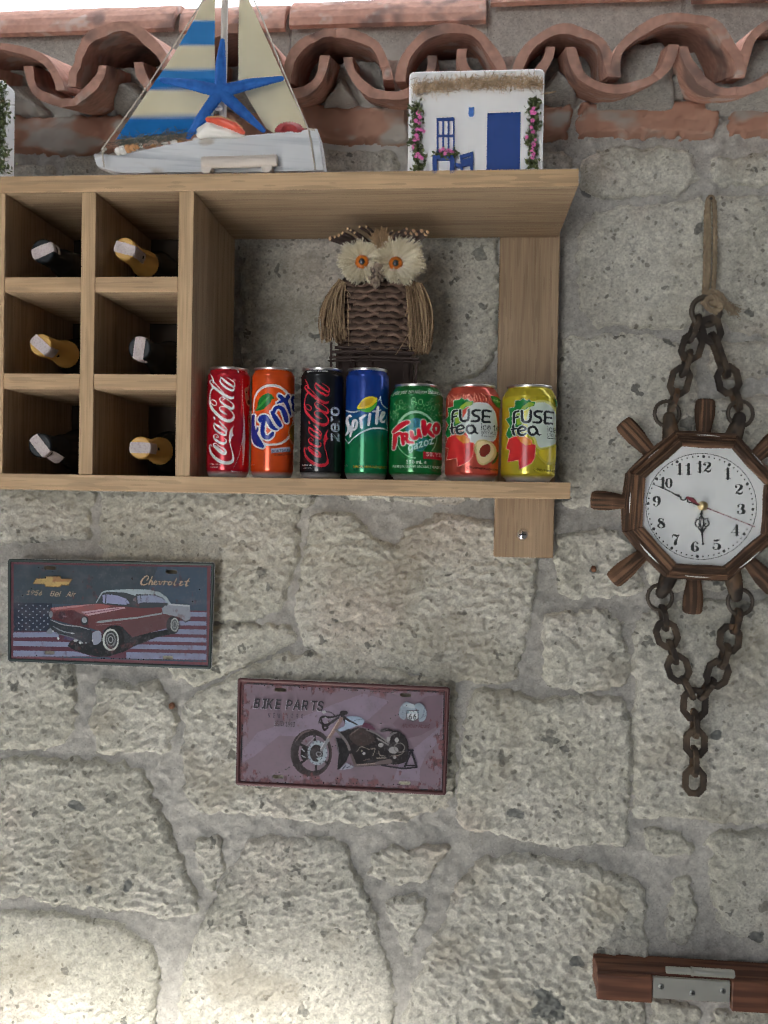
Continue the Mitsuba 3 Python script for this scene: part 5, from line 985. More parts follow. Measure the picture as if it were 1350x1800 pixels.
car = [('ground_print', poly([(100, 90), (2560, 120), (2530, 1400), (95, 1310)]), G(62, 80, 98)), ('ground_print', poly([(100, 90), (1900, 110), (1700, 620), (100, 620)]), G(58, 72, 82)),
       ('ground_print', poly([(128, 110), (2510, 150), (2505, 186), (160, 146)]), G(98, 60, 70)), ('ground_print', poly([(128, 110), (165, 110), (165, 1280), (128, 1280)]), G(88, 52, 62)), ('ground_print', poly([(2460, 150), (2500, 150), (2490, 1345), (2450, 1345)]), G(104, 64, 72)), ('ground_print', poly([(130, 1235), (2490, 1310), (2490, 1345), (130, 1275)]), G(116, 76, 84)),
       ('flag', poly([(165, 600), (620, 610), (620, 950), (165, 945)]), G(38, 48, 66)), ('flag', poly([(165, 945), (1400, 940), (1400, 1250), (165, 1240)]), G(84, 50, 66)), ('flag', poly([(1500, 690), (2450, 700), (2445, 1290), (1300, 1260)]), G(92, 58, 72)),
       ('flag', unary_union(white_st), G(126, 134, 162)), ('flag', unary_union(stars), G(140, 150, 162)),
       ('car_print', poly([(805, 1120), (840, 1055), (1240, 1000), (1560, 1000), (1980, 920), (2070, 965), (1850, 1018), (1590, 1122), (1480, 1182), (1300, 1238), (1180, 1247), (1040, 1217), (900, 1172)]), G(28, 34, 38)),
       ('car_print', blob([(1430, 880), (1500, 930), (1560, 1010), (1530, 1100), (1440, 1180), (1360, 1200), (1300, 1100), (1340, 900)]), G(38, 46, 50)),
       ('car_print', poly([(1148, 600), (1205, 485), (1240, 462), (1400, 450), (1530, 440), (1780, 450), (1900, 480), (1985, 545), (2040, 628), (1930, 670), (1690, 675), (1420, 650), (1190, 615)]), G(56, 64, 72)),
       ('car_print', poly(B([(-75, 480), (-40, 462), (68, 450), (250, 440), (500, 450), (620, 480), (700, 540), (760, 628), (722, 626), (650, 542), (560, 507), (345, 500), (325, 520), (200, 482), (0, 472), (-65, 490), (-130, 602), (-142, 602)])), G(152, 168, 178)),
       ('car_print', poly([(1222, 512), (1282, 504), (1400, 517), (1500, 556), (1545, 610), (1500, 628), (1225, 606)]), G(138, 144, 178)), ('car_print', line([(1262, 508), (1255, 606)], 12), G(60, 66, 76)), ('car_print', ring_(1535, 590, 38, 38, 7), G(58, 60, 66)),
       ('car_print', poly(B([(350, 520), (540, 512), (645, 548), (712, 606), (560, 600), (420, 598), (358, 616)])), G(132, 142, 168)), ('car_print', line(B([(388, 515), (398, 600)]), 8), G(64, 70, 78)), ('car_print', poly(B([(-1 + 300, 560), (330, 535), (335, 590), (300, 580)])), G(110, 105, 112)),
       ('car_print', poly([(605, 665), (760, 645), (1000, 625), (1190, 612), (1420, 640), (1690, 668), (1925, 655), (1935, 735), (2130, 735), (2125, 790), (2060, 862), (1985, 905), (1572, 1012), (1440, 875), (1340, 868), (1250, 918), (1200, 948), (1080, 902), (900, 872), (620, 797), (598, 720)]), G(97, 58, 62)),
       ('car_print', poly([(1440, 830), (1935, 745), (2110, 742), (2100, 800), (1985, 903), (1572, 1010), (1450, 872)]), G(92, 64, 68)), ('car_print', poly([(605, 665), (760, 647), (1190, 614), (1330, 640), (1040, 765), (880, 690), (700, 692), (640, 715)]), G(138, 84, 86)),
       ('car_print', poly([(960, 712), (1330, 662), (1480, 652), (1500, 668), (1060, 757)]), G(178, 148, 158)), ('car_print', poly([(620, 662), (900, 634), (1150, 616), (920, 655), (640, 690)]), G(170, 125, 130)), ('car_print', line([(1000, 735), (1420, 668)], 9), G(116, 80, 96)),
       ('car_print', poly(B([(640, 668), (680, 638), (760, 612), (975, 630), (982, 795), (925, 828), (850, 775), (660, 732)])), G(134, 140, 152)), ('car_print', line(B([(845, 780), (880, 800), (920, 830), (985, 805)]), 9), G(34, 40, 44)), ('car_print', poly(B([(700, 628), (760, 614), (975, 630), (975, 650), (760, 632)])), G(170, 178, 188)),
       ('car_print', poly([(1140, 838), (1185, 815), (1640, 770), (1930, 718), (1930, 738), (1640, 788), (1195, 842)]), G(140, 146, 152)), ('car_print', line([(1150, 868), (1440, 850)], 8), G(130, 105, 110)),
       ('car_print', poly([(640, 722), (850, 690), (1045, 772), (1065, 905), (900, 872), (640, 802)]), G(80, 42, 48)), ('car_print', ell(742, 752, 42, 46), G(62, 40, 52)), ('car_print', ell(775, 765, 26, 12), G(110, 90, 100)),
       ('car_print', ell(1010, 815, 44, 56), G(44, 50, 58)), ('car_print', ell(1008, 808, 30, 36), G(140, 150, 158)), ('car_print', ell(612, 742, 22, 40), G(120, 128, 136)),
       ('car_print', blob([(610, 800), (760, 862), (1000, 885), (1075, 915), (1110, 1000), (1060, 1075), (960, 1085), (860, 1010), (740, 985), (650, 940), (560, 950), (600, 860)]), G(44, 52, 60)),
       ('car_print', pen([(612, 805), (760, 862), (950, 886), (1065, 918)], [8, 12, 12, 10]), G(146, 152, 160)), ('car_print', pen([(640, 882), (760, 942), (880, 962)], [8, 16, 10]), G(120, 128, 138)), ('car_print', pen([(660, 960), (850, 1010), (980, 1060)], [8, 14, 10]), G(96, 104, 116)),
       ('car_print', blob([(555, 955), (610, 900), (630, 960), (590, 970)]), G(120, 128, 138)), ('car_print', blob([(1110, 955), (1200, 940), (1205, 1060), (1125, 1102), (1105, 1040)]), G(138, 144, 162)), ('car_print', poly([(775, 1000), (900, 1030), (850, 1050), (765, 1035)]), G(72, 62, 104)),
       ('car_print', unary_union([ell(700, 1025, 12, 18), ell(905, 1048, 24, 14), ell(960, 1075, 14, 16), ell(1030, 1075, 8), ell(1108, 1050, 9, 16), ell(985, 1075, 8), ell(870, 965, 26, 8), ell(640, 940, 10)]), G(190, 196, 200)),
       ('car_print', ell(1345, 1040, 128, 168), G(30, 35, 38)), ('car_print', ell(1322, 1040, 96, 132), G(178, 184, 182)), ('car_print', ell(1326, 1040, 76, 108), G(52, 58, 62)), ('car_print', ring_(1324, 1038, 58, 80, 14), G(128, 134, 138)), ('car_print', ring_(1322, 1038, 30, 42, 10), G(150, 156, 160)),
       ('car_print', ell(2060, 868, 78, 106), G(42, 48, 52)), ('car_print', ell(2080, 862, 48, 82), G(160, 166, 166)), ('car_print', ell(2080, 862, 36, 66), G(82, 90, 94)), ('car_print', ring_(2080, 860, 24, 44, 8), G(150, 156, 158)),
       ('bow_emblem', poly([(398, 380), (440, 312), (548, 312), (553, 285), (730, 287), (735, 315), (872, 318), (826, 398), (742, 396), (726, 418), (550, 414), (540, 383)]), G(112, 94, 62)), ('bow_emblem', poly([(412, 374), (446, 318), (555, 318), (560, 292), (640, 292), (632, 408), (556, 406), (546, 376)]), G(176, 152, 100)), ('bow_emblem', poly([(640, 292), (724, 294), (730, 320), (860, 324), (824, 388), (736, 388), (720, 410), (632, 408)]), G(158, 120, 82)), ('bow_emblem', poly([(640, 350), (840, 352), (824, 388), (736, 388), (720, 410), (632, 408)]), G(186, 160, 106)),
       ('lettering', unary_union(script).buffer(1.6), gold), ('lettering', letters('1956', 58, 314, 508, False, .95, .36, 2), gold), ('lettering', letters('Bel', 62, 596, 522, False, 1.0, .36, 2), gold), ('lettering', letters('Air', 60, 792, 527, False, 1.0, .36, 2), gold),
       ('small_holes', ell(1580, 316, 13), G(16, 18, 20))]
plate('blue tin plate printed with a red and white car before a striped flag', (0, 970), [(92, 78), (2553, 124), (2510, 1398), (92, 1302)], 42,
      [slot(595, 188, 50), slot(2035, 236, 50), slot(1995, 1252, 40), slot(590, 1195, 40)], 'mat_tin_green', car, 2.0, -.0125)
B2 = lambda pts: B(pts, 1316)
ink, dk, sil = G(52, 50, 58), G(30, 27, 29), G(150, 152, 160)
bike = [('ground_print', poly([(70, 90), (2610, 190), (2570, 1470), (60, 1340)]), G(98, 60, 62)), ('ground_print', poly([(148, 132), (2545, 238), (2526, 1424), (108, 1318)]), G(26, 27, 34)), ('ground_print', poly([(164, 150), (2528, 256), (2508, 1404), (130, 1300)]), G(124, 108, 120)),
        ('ground_print', poly([(150, 930), (330, 720), (700, 600), (1200, 400), (1580, 262), (1890, 350), (1650, 560), (1300, 760), (900, 780), (580, 762), (290, 1000), (150, 1080)]), G(134, 121, 138)), ('ground_print', poly(B2([(620, 1285), (700, 1050), (880, 900), (1190, 640), (1190, 800), (1010, 980), (935, 1150), (930, 1300)])), G(134, 122, 138)), ('ground_print', poly(B2([(610, 620), (740, 480), (1000, 300), (1200, 270), (1195, 620), (940, 760), (760, 800)])), G(113, 94, 106)),
        ('bike_print', ell(960, 967, 246, 282).difference(ell(990, 970, 182, 212)), G(58, 48, 50)), ('bike_print', ell(955, 967, 232, 268).difference(ell(985, 970, 186, 216)), G(44, 38, 40)), ('bike_print', pen([(760, 850), (860, 730), (990, 700)], [4, 26, 4]), G(92, 80, 82)),
        ('bike_print', unary_union([pen([(1050, 985), (930, 910), (840, 868)], [30, 22, 30]), pen([(1050, 985), (920, 1030), (835, 1088)], [30, 22, 30]), pen([(1050, 985), (1020, 1100), (1015, 1178)], [30, 22, 30]), pen([(1050, 985), (1120, 1060), (1150, 1090)], [30, 22, 26]), pen([(1050, 985), (1010, 880), (1000, 770)], [30, 30, 26])]), dk),
        ('bike_print', ell(880, 970, 46, 90), dk), ('bike_print', unary_union([pen([(850, 920), (880, 950)], 12), pen([(850, 1000), (890, 1020)], 12), pen([(905, 880), (1000, 780)], 10)]), sil),
        ('bike_print', ell(1035, 965, 118, 146), G(150, 162, 172)), ('bike_print', unary_union([ell(1035 + 108 * math.cos(a), 965 + 134 * math.sin(a), 9) for a in np.arange(0, 6.28, .42)]), G(100, 96, 110)), ('bike_print', ell(1022, 970, 78, 102), dk), ('bike_print', ring_(1050, 980, 34, 30, 9), sil), ('bike_print', poly([(1020, 1030), (1085, 1010), (1060, 1070)]), G(150, 165, 170)),
        ('bike_print', unary_union([pen([(1045, 612), (1090, 540), (1190, 545), (1290, 520), (1360, 500)], [8, 26, 22, 20, 30]), pen([(1060, 600), (1130, 640), (1220, 590), (1290, 540)], [14, 34, 30, 16]), pen([(1080, 560), (1110, 690), (1160, 660)], [14, 26, 20]), pen([(1090, 470), (1200, 490), (1260, 540)], [10, 8, 8]), ell(1345, 490, 48, 26), pen([(1330, 520), (1380, 600), (1390, 680)], [40, 50, 50])]), G(36, 32, 36)), ('bike_print', unary_union([ell(1112, 482, 24, 20), ell(1160, 600, 14, 9), ell(1210, 560, 12, 8), ell(1130, 545, 12, 8)]), G(158, 160, 164)),
        ('bike_print', pen([(1318, 560), (1240, 690), (1130, 850)], [44, 40, 34]), G(134, 112, 106)), ('bike_print', pen([(1285, 575), (1200, 720), (1110, 860)], [10, 14, 14]), G(190, 170, 160)), ('bike_print', pen([(1160, 810), (1085, 930)], [40, 36]), G(130, 132, 138)), ('bike_print', pen([(1125, 830), (1070, 920)], [9, 9]), G(190, 190, 195)),
        ('bike_print', poly([(1245, 780), (1335, 800), (1400, 880), (1420, 960), (1380, 1060), (1290, 1166), (1270, 1155), (1285, 980)]), G(22, 22, 26)), ('bike_print', line([(1245, 780), (1285, 920), (1290, 980)], 8), G(110, 108, 114)),
        ('bike_print', poly(B2([(-70, 690), (0, 715), (200, 662), (300, 682), (400, 742), (520, 800), (575, 870), (590, 1010), (560, 1105), (160, 1132), (100, 960), (-10, 770)])), dk), ('bike_print', blob(B2([(90, 760), (230, 670), (330, 720), (400, 800), (340, 860), (200, 880)])), G(58, 48, 46)), ('bike_print', pen(B2([(105, 752), (190, 690), (215, 668)]), [4, 9, 4]), G(120, 108, 104)),
        ('bike_print', blob(B2([(55, 548), (130, 530), (225, 540), (272, 580), (262, 625), (180, 645), (60, 690), (-40, 712), (-45, 690), (40, 640)])), G(150, 168, 190)), ('bike_print', pen(B2([(-5, 500), (60, 560), (190, 630)]), [22, 26, 14]), G(40, 36, 42)), ('bike_print', pen(B2([(110, 600), (200, 570), (260, 572)]), [5, 7, 4]), G(96, 104, 122)),
        ('bike_print', poly(B2([(268, 600), (340, 620), (430, 705), (380, 692), (245, 650)])), G(96, 56, 78)), ('bike_print', pen(B2([(-60, 690), (30, 790), (75, 860), (100, 925)]), [26, 30, 28, 30]), G(112, 106, 108)), ('bike_print', pen(B2([(300, 690), (420, 740), (560, 840)]), [16, 18, 26]), G(120, 116, 118)), ('bike_print', pen(B2([(430, 790), (560, 870)]), [20, 18]), G(128, 124, 126)),
        ('bike_print', blob(B2([(590, 720), (680, 705), (770, 790), (798, 920), (770, 1060), (640, 1100), (560, 1060), (570, 860)])), G(32, 28, 30)), ('bike_print', pen(B2([(570, 790), (600, 740), (660, 720)]), [20, 26, 14]), G(112, 108, 110)), ('bike_print', pen(B2([(480, 700), (540, 690), (600, 700)]), [26, 36, 22]), dk), ('bike_print', pen(B2([(500, 700), (545, 682)]), [6, 8]), G(130, 128, 130)),
        ('bike_print', unary_union([ell(2 * 658 + 620, 930, 58, 42), ell(1316 + 660, 810, 24, 30), ell(1316 + 470, 870, 32, 26), ell(1316 + 270, 970, 18), ell(1316 + 635, 1015, 18, 22), ell(1316 + 560, 800, 22, 30)]), G(150, 148, 150)), ('bike_print', ring_(1316 + 690, 900, 66, 60, 10), G(120, 116, 114)), ('bike_print', unary_union([pen(B2([(425, 1025), (530, 1022)]), [14, 12]), pen(B2([(445, 940), (460, 990), (520, 1000)]), [8, 10, 8]), pen(B2([(590, 1000), (700, 985), (750, 940)]), [6, 8, 6]), pen(B2([(185, 950), (240, 890), (330, 920), (400, 910), (375, 1000)]), [5, 8, 7, 7, 5]), ell(1316 + 245, 940, 9, 14), ell(1316 + 370, 915, 8)]), G(140, 132, 124)), ('bike_print', pen(B2([(270, 1050), (340, 1035)]), [10, 12]), G(92, 80, 76)),
        ('bike_print', pen(B2([(120, 985), (150, 1060), (170, 1110)]), [28, 34, 30]), G(96, 84, 84)), ('bike_print', pen(B2([(170, 1112), (350, 1098), (500, 1072), (575, 1062)]), [34, 28, 50, 56]), G(104, 92, 92)), ('bike_print', pen(B2([(190, 1104), (400, 1086)]), [8, 8]), G(160, 144, 138)), ('bike_print', poly(B2([(-18, 1163), (60, 1078), (155, 1128), (110, 1152)])), G(150, 154, 170)), ('bike_print', unary_union([line(B2([(20, 1150), (60, 1105)]), 9), line(B2([(60, 1140), (100, 1125)]), 9)]), G(50, 48, 58)),
        ('bike_print', unary_union([pen(B2([(825, 938), (800, 1010), (755, 1120)]), 24), pen(B2([(832, 940), (895, 1130)]), 22), pen(B2([(480, 1108), (730, 1145), (895, 1130)]), [16, 22, 20]), pen(B2([(770, 1110), (885, 1112)]), 14), pen(B2([(780, 930), (850, 930)]), 20)]), G(38, 36, 46)),
        ('badge', blob(B2([(685, 505), (700, 425), (760, 362), (800, 362), (862, 402), (880, 455), (790, 462), (776, 530), (745, 568), (705, 545)])), G(148, 162, 176)), ('badge', blob(B2([(868, 402), (925, 368), (985, 415), (1014, 500), (985, 575), (925, 588), (912, 470)])), G(140, 154, 168)), ('badge', unary_union([pen(B2([(695 + i * 14, 520 - i * 20), (740 + i * 10, 545 - i * 26)]), 5) for i in range(5)] + [pen(B2([(930 + i * 14, 560 - i * 10), (1005 - i * 6, 520 - i * 30)]), 5) for i in range(4)]), G(104, 112, 128)), ('badge', blob(B2([(742, 402), (780, 384), (850, 382), (872, 428), (810, 428), (770, 412)])), G(172, 182, 190)), ('badge', ell(1316 + 775, 398, 7), G(40, 42, 50)),
        ('badge', poly(B2([(778, 454), (845, 466), (918, 454), (914, 505), (918, 555), (852, 590), (782, 565), (768, 512)])), G(60, 62, 70)), ('badge', poly(B2([(786, 464), (845, 474), (910, 464), (905, 505), (908, 552), (851, 580), (790, 557), (778, 512)])), G(192, 198, 204)), ('badge', poly(B2([(786, 464), (845, 474), (910, 464), (906, 492), (782, 492)])), G(122, 146, 158)), ('badge', letters('66', 62, 1316 + 792, 562, True, .95), G(34, 34, 40)), ('badge', letters('ROUTE', 22, 1316 + 806, 488, True, .9), G(220, 224, 226)), ('badge', letters('Mother Road', 46, 1316 + 712, 660, False, .86, .42, 1), G(92, 62, 68))]
for ch, x in zip('BIKEPARTS', (268, 366, 420, 524, 652, 742, 838, 944, 1022)):
    yb = 428 + (x - 270) * .04
    bike += [('lettering', letters(ch, 118, x - 8, yb + 6, True, .82 if ch != 'I' else 1.0, .13, 2), G(168, 162, 176)), ('lettering', letters(ch, 112, x, yb, True, .80 if ch != 'I' else 1.0, .13, 2), ink)]
for ch, x in zip('NEWYORK', (450, 510, 562, 668, 720, 784, 844)): bike.append(('lettering', letters(ch, 52, x, 540 + (x - 450) * .02, True, .55, 0, 2), G(74, 66, 82)))
bike += [('lettering', letters('ESTD', 56, 522, 642, True, .58, 0, 2), G(168, 160, 172)), ('lettering', letters('ESTD', 54, 526, 638, True, .58, 0, 2), G(40, 36, 46)), ('lettering', letters('1993', 54, 656, 643, True, .62, 0, 2), G(40, 36, 46)), ('lettering', sbox(940, 508, 970, 514), G(110, 98, 112))]
plate('worn purple and rust tin plate printed with a black motorbike', (405, 1180), [(84, 72), (2610, 184), (2562, 1474), (60, 1352)], 48,
      [slot(595, 218, 48), slot(1316 + 762, 280, 45), slot(565, 1250, 45), slot(1316 + 750, 1325, 50)], 'mat_tin_red', bike, 0.0, -.0125)
# ---------------------------------------------------------------- the ship's wheel clock on its wooden chains
def f_burnt(p, n, uv):
    """Scorched softwood: dark and light growth rings along uv.x (metres along the grain)."""
    s = fbm(uv.x * 9 + 3 * noise(uv.y * 90, uv.x * 12), uv.y * 340 + .9 * noise(uv.x * 26, uv.y * 40), 1.0, 2)
    c = mix((.062, .038, .026), (.155, .088, .054), smoothstep(.36, .62, s))
    c = mix(c, (.25, .14, .085), .7 * smoothstep(.62, .78, s))
    return mix(c, (.03, .018, .014), .5 * smoothstep(.52, .72, fbm(p.x * 22, p.z * 22, p.y * 22, 3)))
def b_burnt(p, n, uv): return fbm(uv.x * 9 + 3 * noise(uv.y * 90, uv.x * 12), uv.y * 340 + .9 * noise(uv.x * 26, uv.y * 40), 1.0, 2)
bumped('mat_burnt_wood', f_burnt, b_burnt, .0016, .75, 4e-4, specular=.2)
def f_dark(p, n, uv):
    a = fbm(p.x * 45, p.z * 45, p.y * 45, 3)
    c = mix((.028, .022, .018), (.085, .062, .042), smoothstep(.4, .7, a)); return mix(c, (.17, .095, .05), .6 * smoothstep(.60, .75, fbm(p.x * 60 + 4, p.z * 30, p.y * 60, 3)))
bumped('mat_dark_wood', f_dark, lambda p, n, uv: fbm(p.x * 260, p.z * 260, p.y * 260, 2), .0007, .6, specular=.3)
mat('mat_ring', (.060, .048, .036), .5, specular=.4)
mat('mat_dial', (.74, .77, .77), .55); mat('mat_dial_ink', (.025, .03, .03), .5); mat('mat_hand_red', (.23, .05, .06), .4); mat('mat_brass', (.72, .58, .30), .3, metallic=1.0)
YC = -.047
clock = thing('wall_clock', "round clock set in a brown wooden ship's wheel with a white dial", 'clock')
CF = at(1238, 889.5, YC); ROT = math.radians(-2.2)
def cl(u, v, y):   # the wheel's own plane: u right, v up, turned a little
    c, s = math.cos(ROT), math.sin(ROT); u, v = np.asarray(u, float), np.asarray(v, float)
    return np.stack([CF[0] + u * c - v * s, y + 0 * u, CF[2] + u * s + v * c], -1)
PROF = [(.1015, -.004), (.1025, -.028), (.1010, -.0335), (.0975, -.0355), (.0972, -.0340), (.0945, -.0405), (.0942, -.0392), (.0912, -.0440), (.0909, -.0428), (.0880, -.0465), (.0877, -.0455), (.0845, -.0470), (.0842, -.0462), (.0810, -.0470), (.0800, -.0462), (.0800, -.030)]
def segment(k):
    th0 = k * math.pi / 4; n = 9; ts = np.linspace(-math.pi / 8 + .004, math.pi / 8 - .004, n); pr = []
    for a, y in PROF:     # cut the steps a little irregular
        pr.append((a + .0006 * math.sin(a * 4000 + k * 2.3), y + .0006 * math.sin(a * 2500 + k)))
    V, UV = [], []
    for t in ts:
        for a, y in pr:
            if y > -.032 and a > .09: r = .30 * a + .70 * a / math.cos(t) * 1.0     # the drum behind is rounder than the rim
            else: r = a / math.cos(t)
            wob = .0005 * math.sin(t * 9 + a * 900 + k)
            V.append(cl(np.array(math.cos(th0 + t) * (r + wob)), np.array(math.sin(th0 + t) * (r + wob)), y)); UV.append((a * math.tan(t) + k * .37, a + y * .8 + k * .21))
    m = len(pr); idx = np.arange(n * m).reshape(n, m)
    f = np.concatenate([np.stack([idx[:-1, :-1], idx[1:, :-1], idx[1:, 1:]], -1).reshape(-1, 3), np.stack([idx[:-1, :-1], idx[1:, 1:], idx[:-1, 1:]], -1).reshape(-1, 3)])
    f = np.concatenate([f, [[idx[e, 0], idx[e, j], idx[e, j + 1]] for e in (0, -1) for j in range(1, m - 1)]])
    return trimesh.Trimesh(np.array(V), f, process=False), np.array(UV)
for k in range(8):
    m, uv = segment(k); obj('frame_segment', m, 'mat_burnt_wood', clock, False, uv=uv)
def spoke(k, r1, mt, rad=.0135, r0=.090):
    th = k * math.pi / 4; L = r1 - r0; n = 20
    pr = [(rad * .55, 0), (rad * .62, L * .1), (rad * .8, L * .35), (rad * .98, L * .6), (rad * 1.0, L * .8), (rad * .96, L * .93), (rad * .82, L * .985), (rad * .55, L), (.0001, L)]
    V, UV = [], []
    d = np.array([math.cos(th), math.sin(th)]); q = np.array([-d[1], d[0]])
    for rr_, h in pr:
        for a in np.linspace(0, 2 * np.pi, n + 1):
            uvp = d * (r0 + h) + q * rr_ * math.cos(a); V.append(cl(uvp[0], uvp[1], -.021 + rr_ * math.sin(a))); UV.append((h + k * .3, rr_ * math.cos(a) + .004 * math.sin(a) + k * .17))
    idx = np.arange(len(pr) * (n + 1)).reshape(len(pr), n + 1)
    f = np.concatenate([np.stack([idx[:-1, :-1], idx[1:, :-1], idx[1:, 1:]], -1).reshape(-1, 3), np.stack([idx[:-1, :-1], idx[1:, 1:], idx[:-1, 1:]], -1).reshape(-1, 3)])
    obj('spoke', trimesh.Trimesh(V, f, process=False), mt, clock, True, uv=np.array(UV))
for k, r1 in ((0, .156), (1, .156), (2, .148), (3, .157), (4, .147), (5, .158), (6, .150), (7, .156)): spoke(k, r1, 'mat_burnt_wood')
obj('drum', tube([cl(0, 0, -.002), cl(0, 0, -.030)], .096, 48), 'mat_dark_wood', clock, 30)
YD = -.036; ck = lambda v: (1090 + np.asarray(v)[:, 0] / 5.192, 750 + np.asarray(v)[:, 1] / 5.192)
dial = obj('dial', moved(lathe([(0, .0), (.098, 0), (.098, -.003), (0, -.003)], 64), aim(at(1234.5, 890, YD), [0, -1, 0])), 'mat_dial', clock, 30); tag(dial, 'white dial with black numerals')
def dprint(name, gs, mt, lift, parent):
    m, c = sheet([(g, (0, 0, 0)) for g in gs], lambda v, l: (lambda w: w - np.array([0, lift, 0]))(at(*ck(v), YD)), step=0)
    return obj(name, m, mt, parent, False)
dots = []
for i in range(60):
    a = math.radians(i * 6 + 3.4); dots.append(ell(733 + 478 * math.sin(a), 728 - 456 * math.cos(a), 14 if i % 5 == 0 else 7.5))
dprint('minute_track', [unary_union(dots + [ring_(740, 728, 508, 487, 5.5)])], 'mat_dial_ink', .0004, dial); tag(list(scene)[-1], None, 'stuff')
GL = {'1': [([(.36, .0), (.36, .98)], [.24, .24]), ([(.08, .16), (.22, .10), (.36, .02)], [.03, .06, .1]), ([(.14, .98), (.60, .98)], [.05, .05])],
      '2': [([(.14, .28), (.11, .22)], [.18, .18]), ([(.07, .26), (.12, .08), (.32, .02), (.54, .14), (.54, .34), (.34, .58), (.10, .84)], [.12, .06, .05, .20, .26, .16, .06]), ([(.07, .92), (.22, .84), (.42, .93), (.60, .88), (.66, .70)], [.05, .14, .20, .12, .04])],
      '3': [([(.13, .24), (.11, .2)], [.17, .17]), ([(.08, .22), (.16, .05), (.32, .02), (.53, .12), (.52, .34), (.30, .47)], [.1, .05, .05, .22, .24, .05]), ([(.30, .47), (.55, .60), (.57, .82), (.32, .98), (.12, .92), (.10, .78)], [.05, .24, .28, .05, .08, .18])],
      '4': [([(.50, .0), (.50, .98)], [.22, .22]), ([(.50, .02), (.05, .70)], [.06, .06]), ([(.03, .72), (.72, .72)], [.06, .06]), ([(.32, .98), (.68, .98)], [.05, .05])],
      '5': [([(.14, .04), (.14, .46)], [.06, .05]), ([(.14, .06), (.36, .10), (.62, .04)], [.1, .18, .06]), ([(.14, .46), (.32, .38), (.56, .52), (.58, .80), (.34, .98), (.12, .92), (.10, .78)], [.04, .06, .20, .28, .06, .08, .18])],
      '6': [([(.56, .18), (.54, .14)], [.16, .16]), ([(.58, .16), (.44, .02), (.26, .10), (.13, .40), (.14, .72), (.22, .92), (.36, .98)], [.1, .05, .10, .24, .28, .16, .05]), ([(.14, .56), (.34, .42), (.54, .56), (.56, .80), (.36, .98)], [.04, .05, .20, .24, .05])],
      '7': [([(.06, .30), (.06, .04)], [.05, .05]), ([(.06, .08), (.24, .05), (.40, .14), (.62, .04)], [.06, .18, .18, .06]), ([(.63, .04), (.42, .44), (.32, .70), (.30, .90)], [.05, .12, .26, .30])],
      '8': [([(.52, .16), (.34, .02), (.16, .14), (.18, .32), (.50, .56), (.58, .80), (.36, .98), (.12, .86), (.10, .70), (.30, .50), (.48, .34), (.52, .16)], [.12, .05, .16, .22, .28, .20, .05, .14, .14, .06, .06, .12])],
      '0': []}
def glyph(ch, x, y, h):
    if ch == '9':
        g = glyph('6', 0, 0, h); return aff.translate(aff.rotate(g, 180, origin=(.38 * h, .5 * h)), x, y)
    if ch == '0': g = [ell(.34, .5, .32, .5).difference(ell(.34, .5, .10, .46))]
    else: g = [pen([(a, b) for a, b in p], w, 6) for p, w in GL[ch]]
    return aff.translate(aff.scale(unary_union(g), h * 1.16, h, origin=(0, 0)), x, y)
for txt, xs_, y in (('12', (690, 757), 322), ('1', (945,), 384), ('2', (1045,), 526), ('3', (1065,), 706), ('4', (1010,), 900), ('5', (842,), 1030), ('6', (645,), 1048), ('7', (472,), 984), ('8', (338,), 834), ('9', (300,), 634), ('10', (352, 408), 468), ('11', (505, 585), 342)):
    k = dprint('numeral', [unary_union([glyph(c, x, y, 93) for c, x in zip(txt, xs_)])], 'mat_dial_ink', .0004, dial)
def hand(name, gs, mt, y0, th):
    g = unary_union(gs); m = []
    for q_ in getattr(g, 'geoms', [g]):
        e = trimesh.creation.extrude_polygon(q_, 1.0, engine='earcut'); v = np.array(e.vertices); w = at(*ck(v[:, :2]), YD - y0); w[:, 1] -= v[:, 2] * th; e = trimesh.Trimesh(w, e.faces, process=False); e.fix_normals(); m.append(e)
    return obj(name, cat_(m), mt, clock, False)
hand('hour_hand', [pen([(745, 725), (743, 790), (745, 850)], [16, 10, 8]), ell(740, 795, 15, 13), pen([(745, 935), (750, 1000), (754, 1070)], [24, 14, 8]), pen([(690, 842), (715, 846), (742, 815), (765, 842), (802, 838)], [8, 10, 10, 10, 8]), pen([(700, 850), (684, 885), (705, 915), (725, 905), (715, 885)], [8, 11, 11, 9, 8]), pen([(795, 850), (812, 885), (790, 912), (770, 903), (782, 882)], [8, 11, 11, 9, 8]), pen([(728, 855), (730, 890), (745, 940)], [7, 11, 10]), pen([(760, 852), (762, 890), (748, 940)], [7, 11, 10]), pen([(715, 925), (748, 955), (780, 925)], [12, 16, 12]), ell(757, 1068, 12)], 'mat_dial_ink', .0030, .0008)
hand('minute_hand', [pen([(745, 722), (690, 695), (640, 665)], [14, 8, 8]), pen([(298, 524), (420, 575), (520, 627), (560, 645)], [5, 7, 12, 8]), ell(528, 629, 13), pen([(545, 640), (560, 665), (590, 668), (608, 640)], [9, 11, 11, 8]), pen([(608, 640), (615, 680), (635, 695)], [8, 12, 9]), pen([(612, 648), (660, 652), (690, 680)], [8, 11, 10]), pen([(640, 690), (680, 705), (740, 725)], [8, 9, 12])], 'mat_dial_ink', .0044, .0008)
hand('second_hand', [pen([(615, 648), (660, 672), (700, 700), (745, 724)], [20, 34, 16, 8]), pen([(745, 724), (990, 820), (1228, 913)], [8, 6, 5])], 'mat_hand_red', .0058, .0006)
c = at(1090 + 748 / 5.192, 750 + 724 / 5.192, YD)
obj('centre_cap', moved(lathe([(0, .0098), (.003, .0094), (.0048, .0082), (.0050, .0066), (.0062, .006), (.0062, .0), (0, 0)], 28), aim(c, [0, -1, 0])), 'mat_brass', clock, 40)
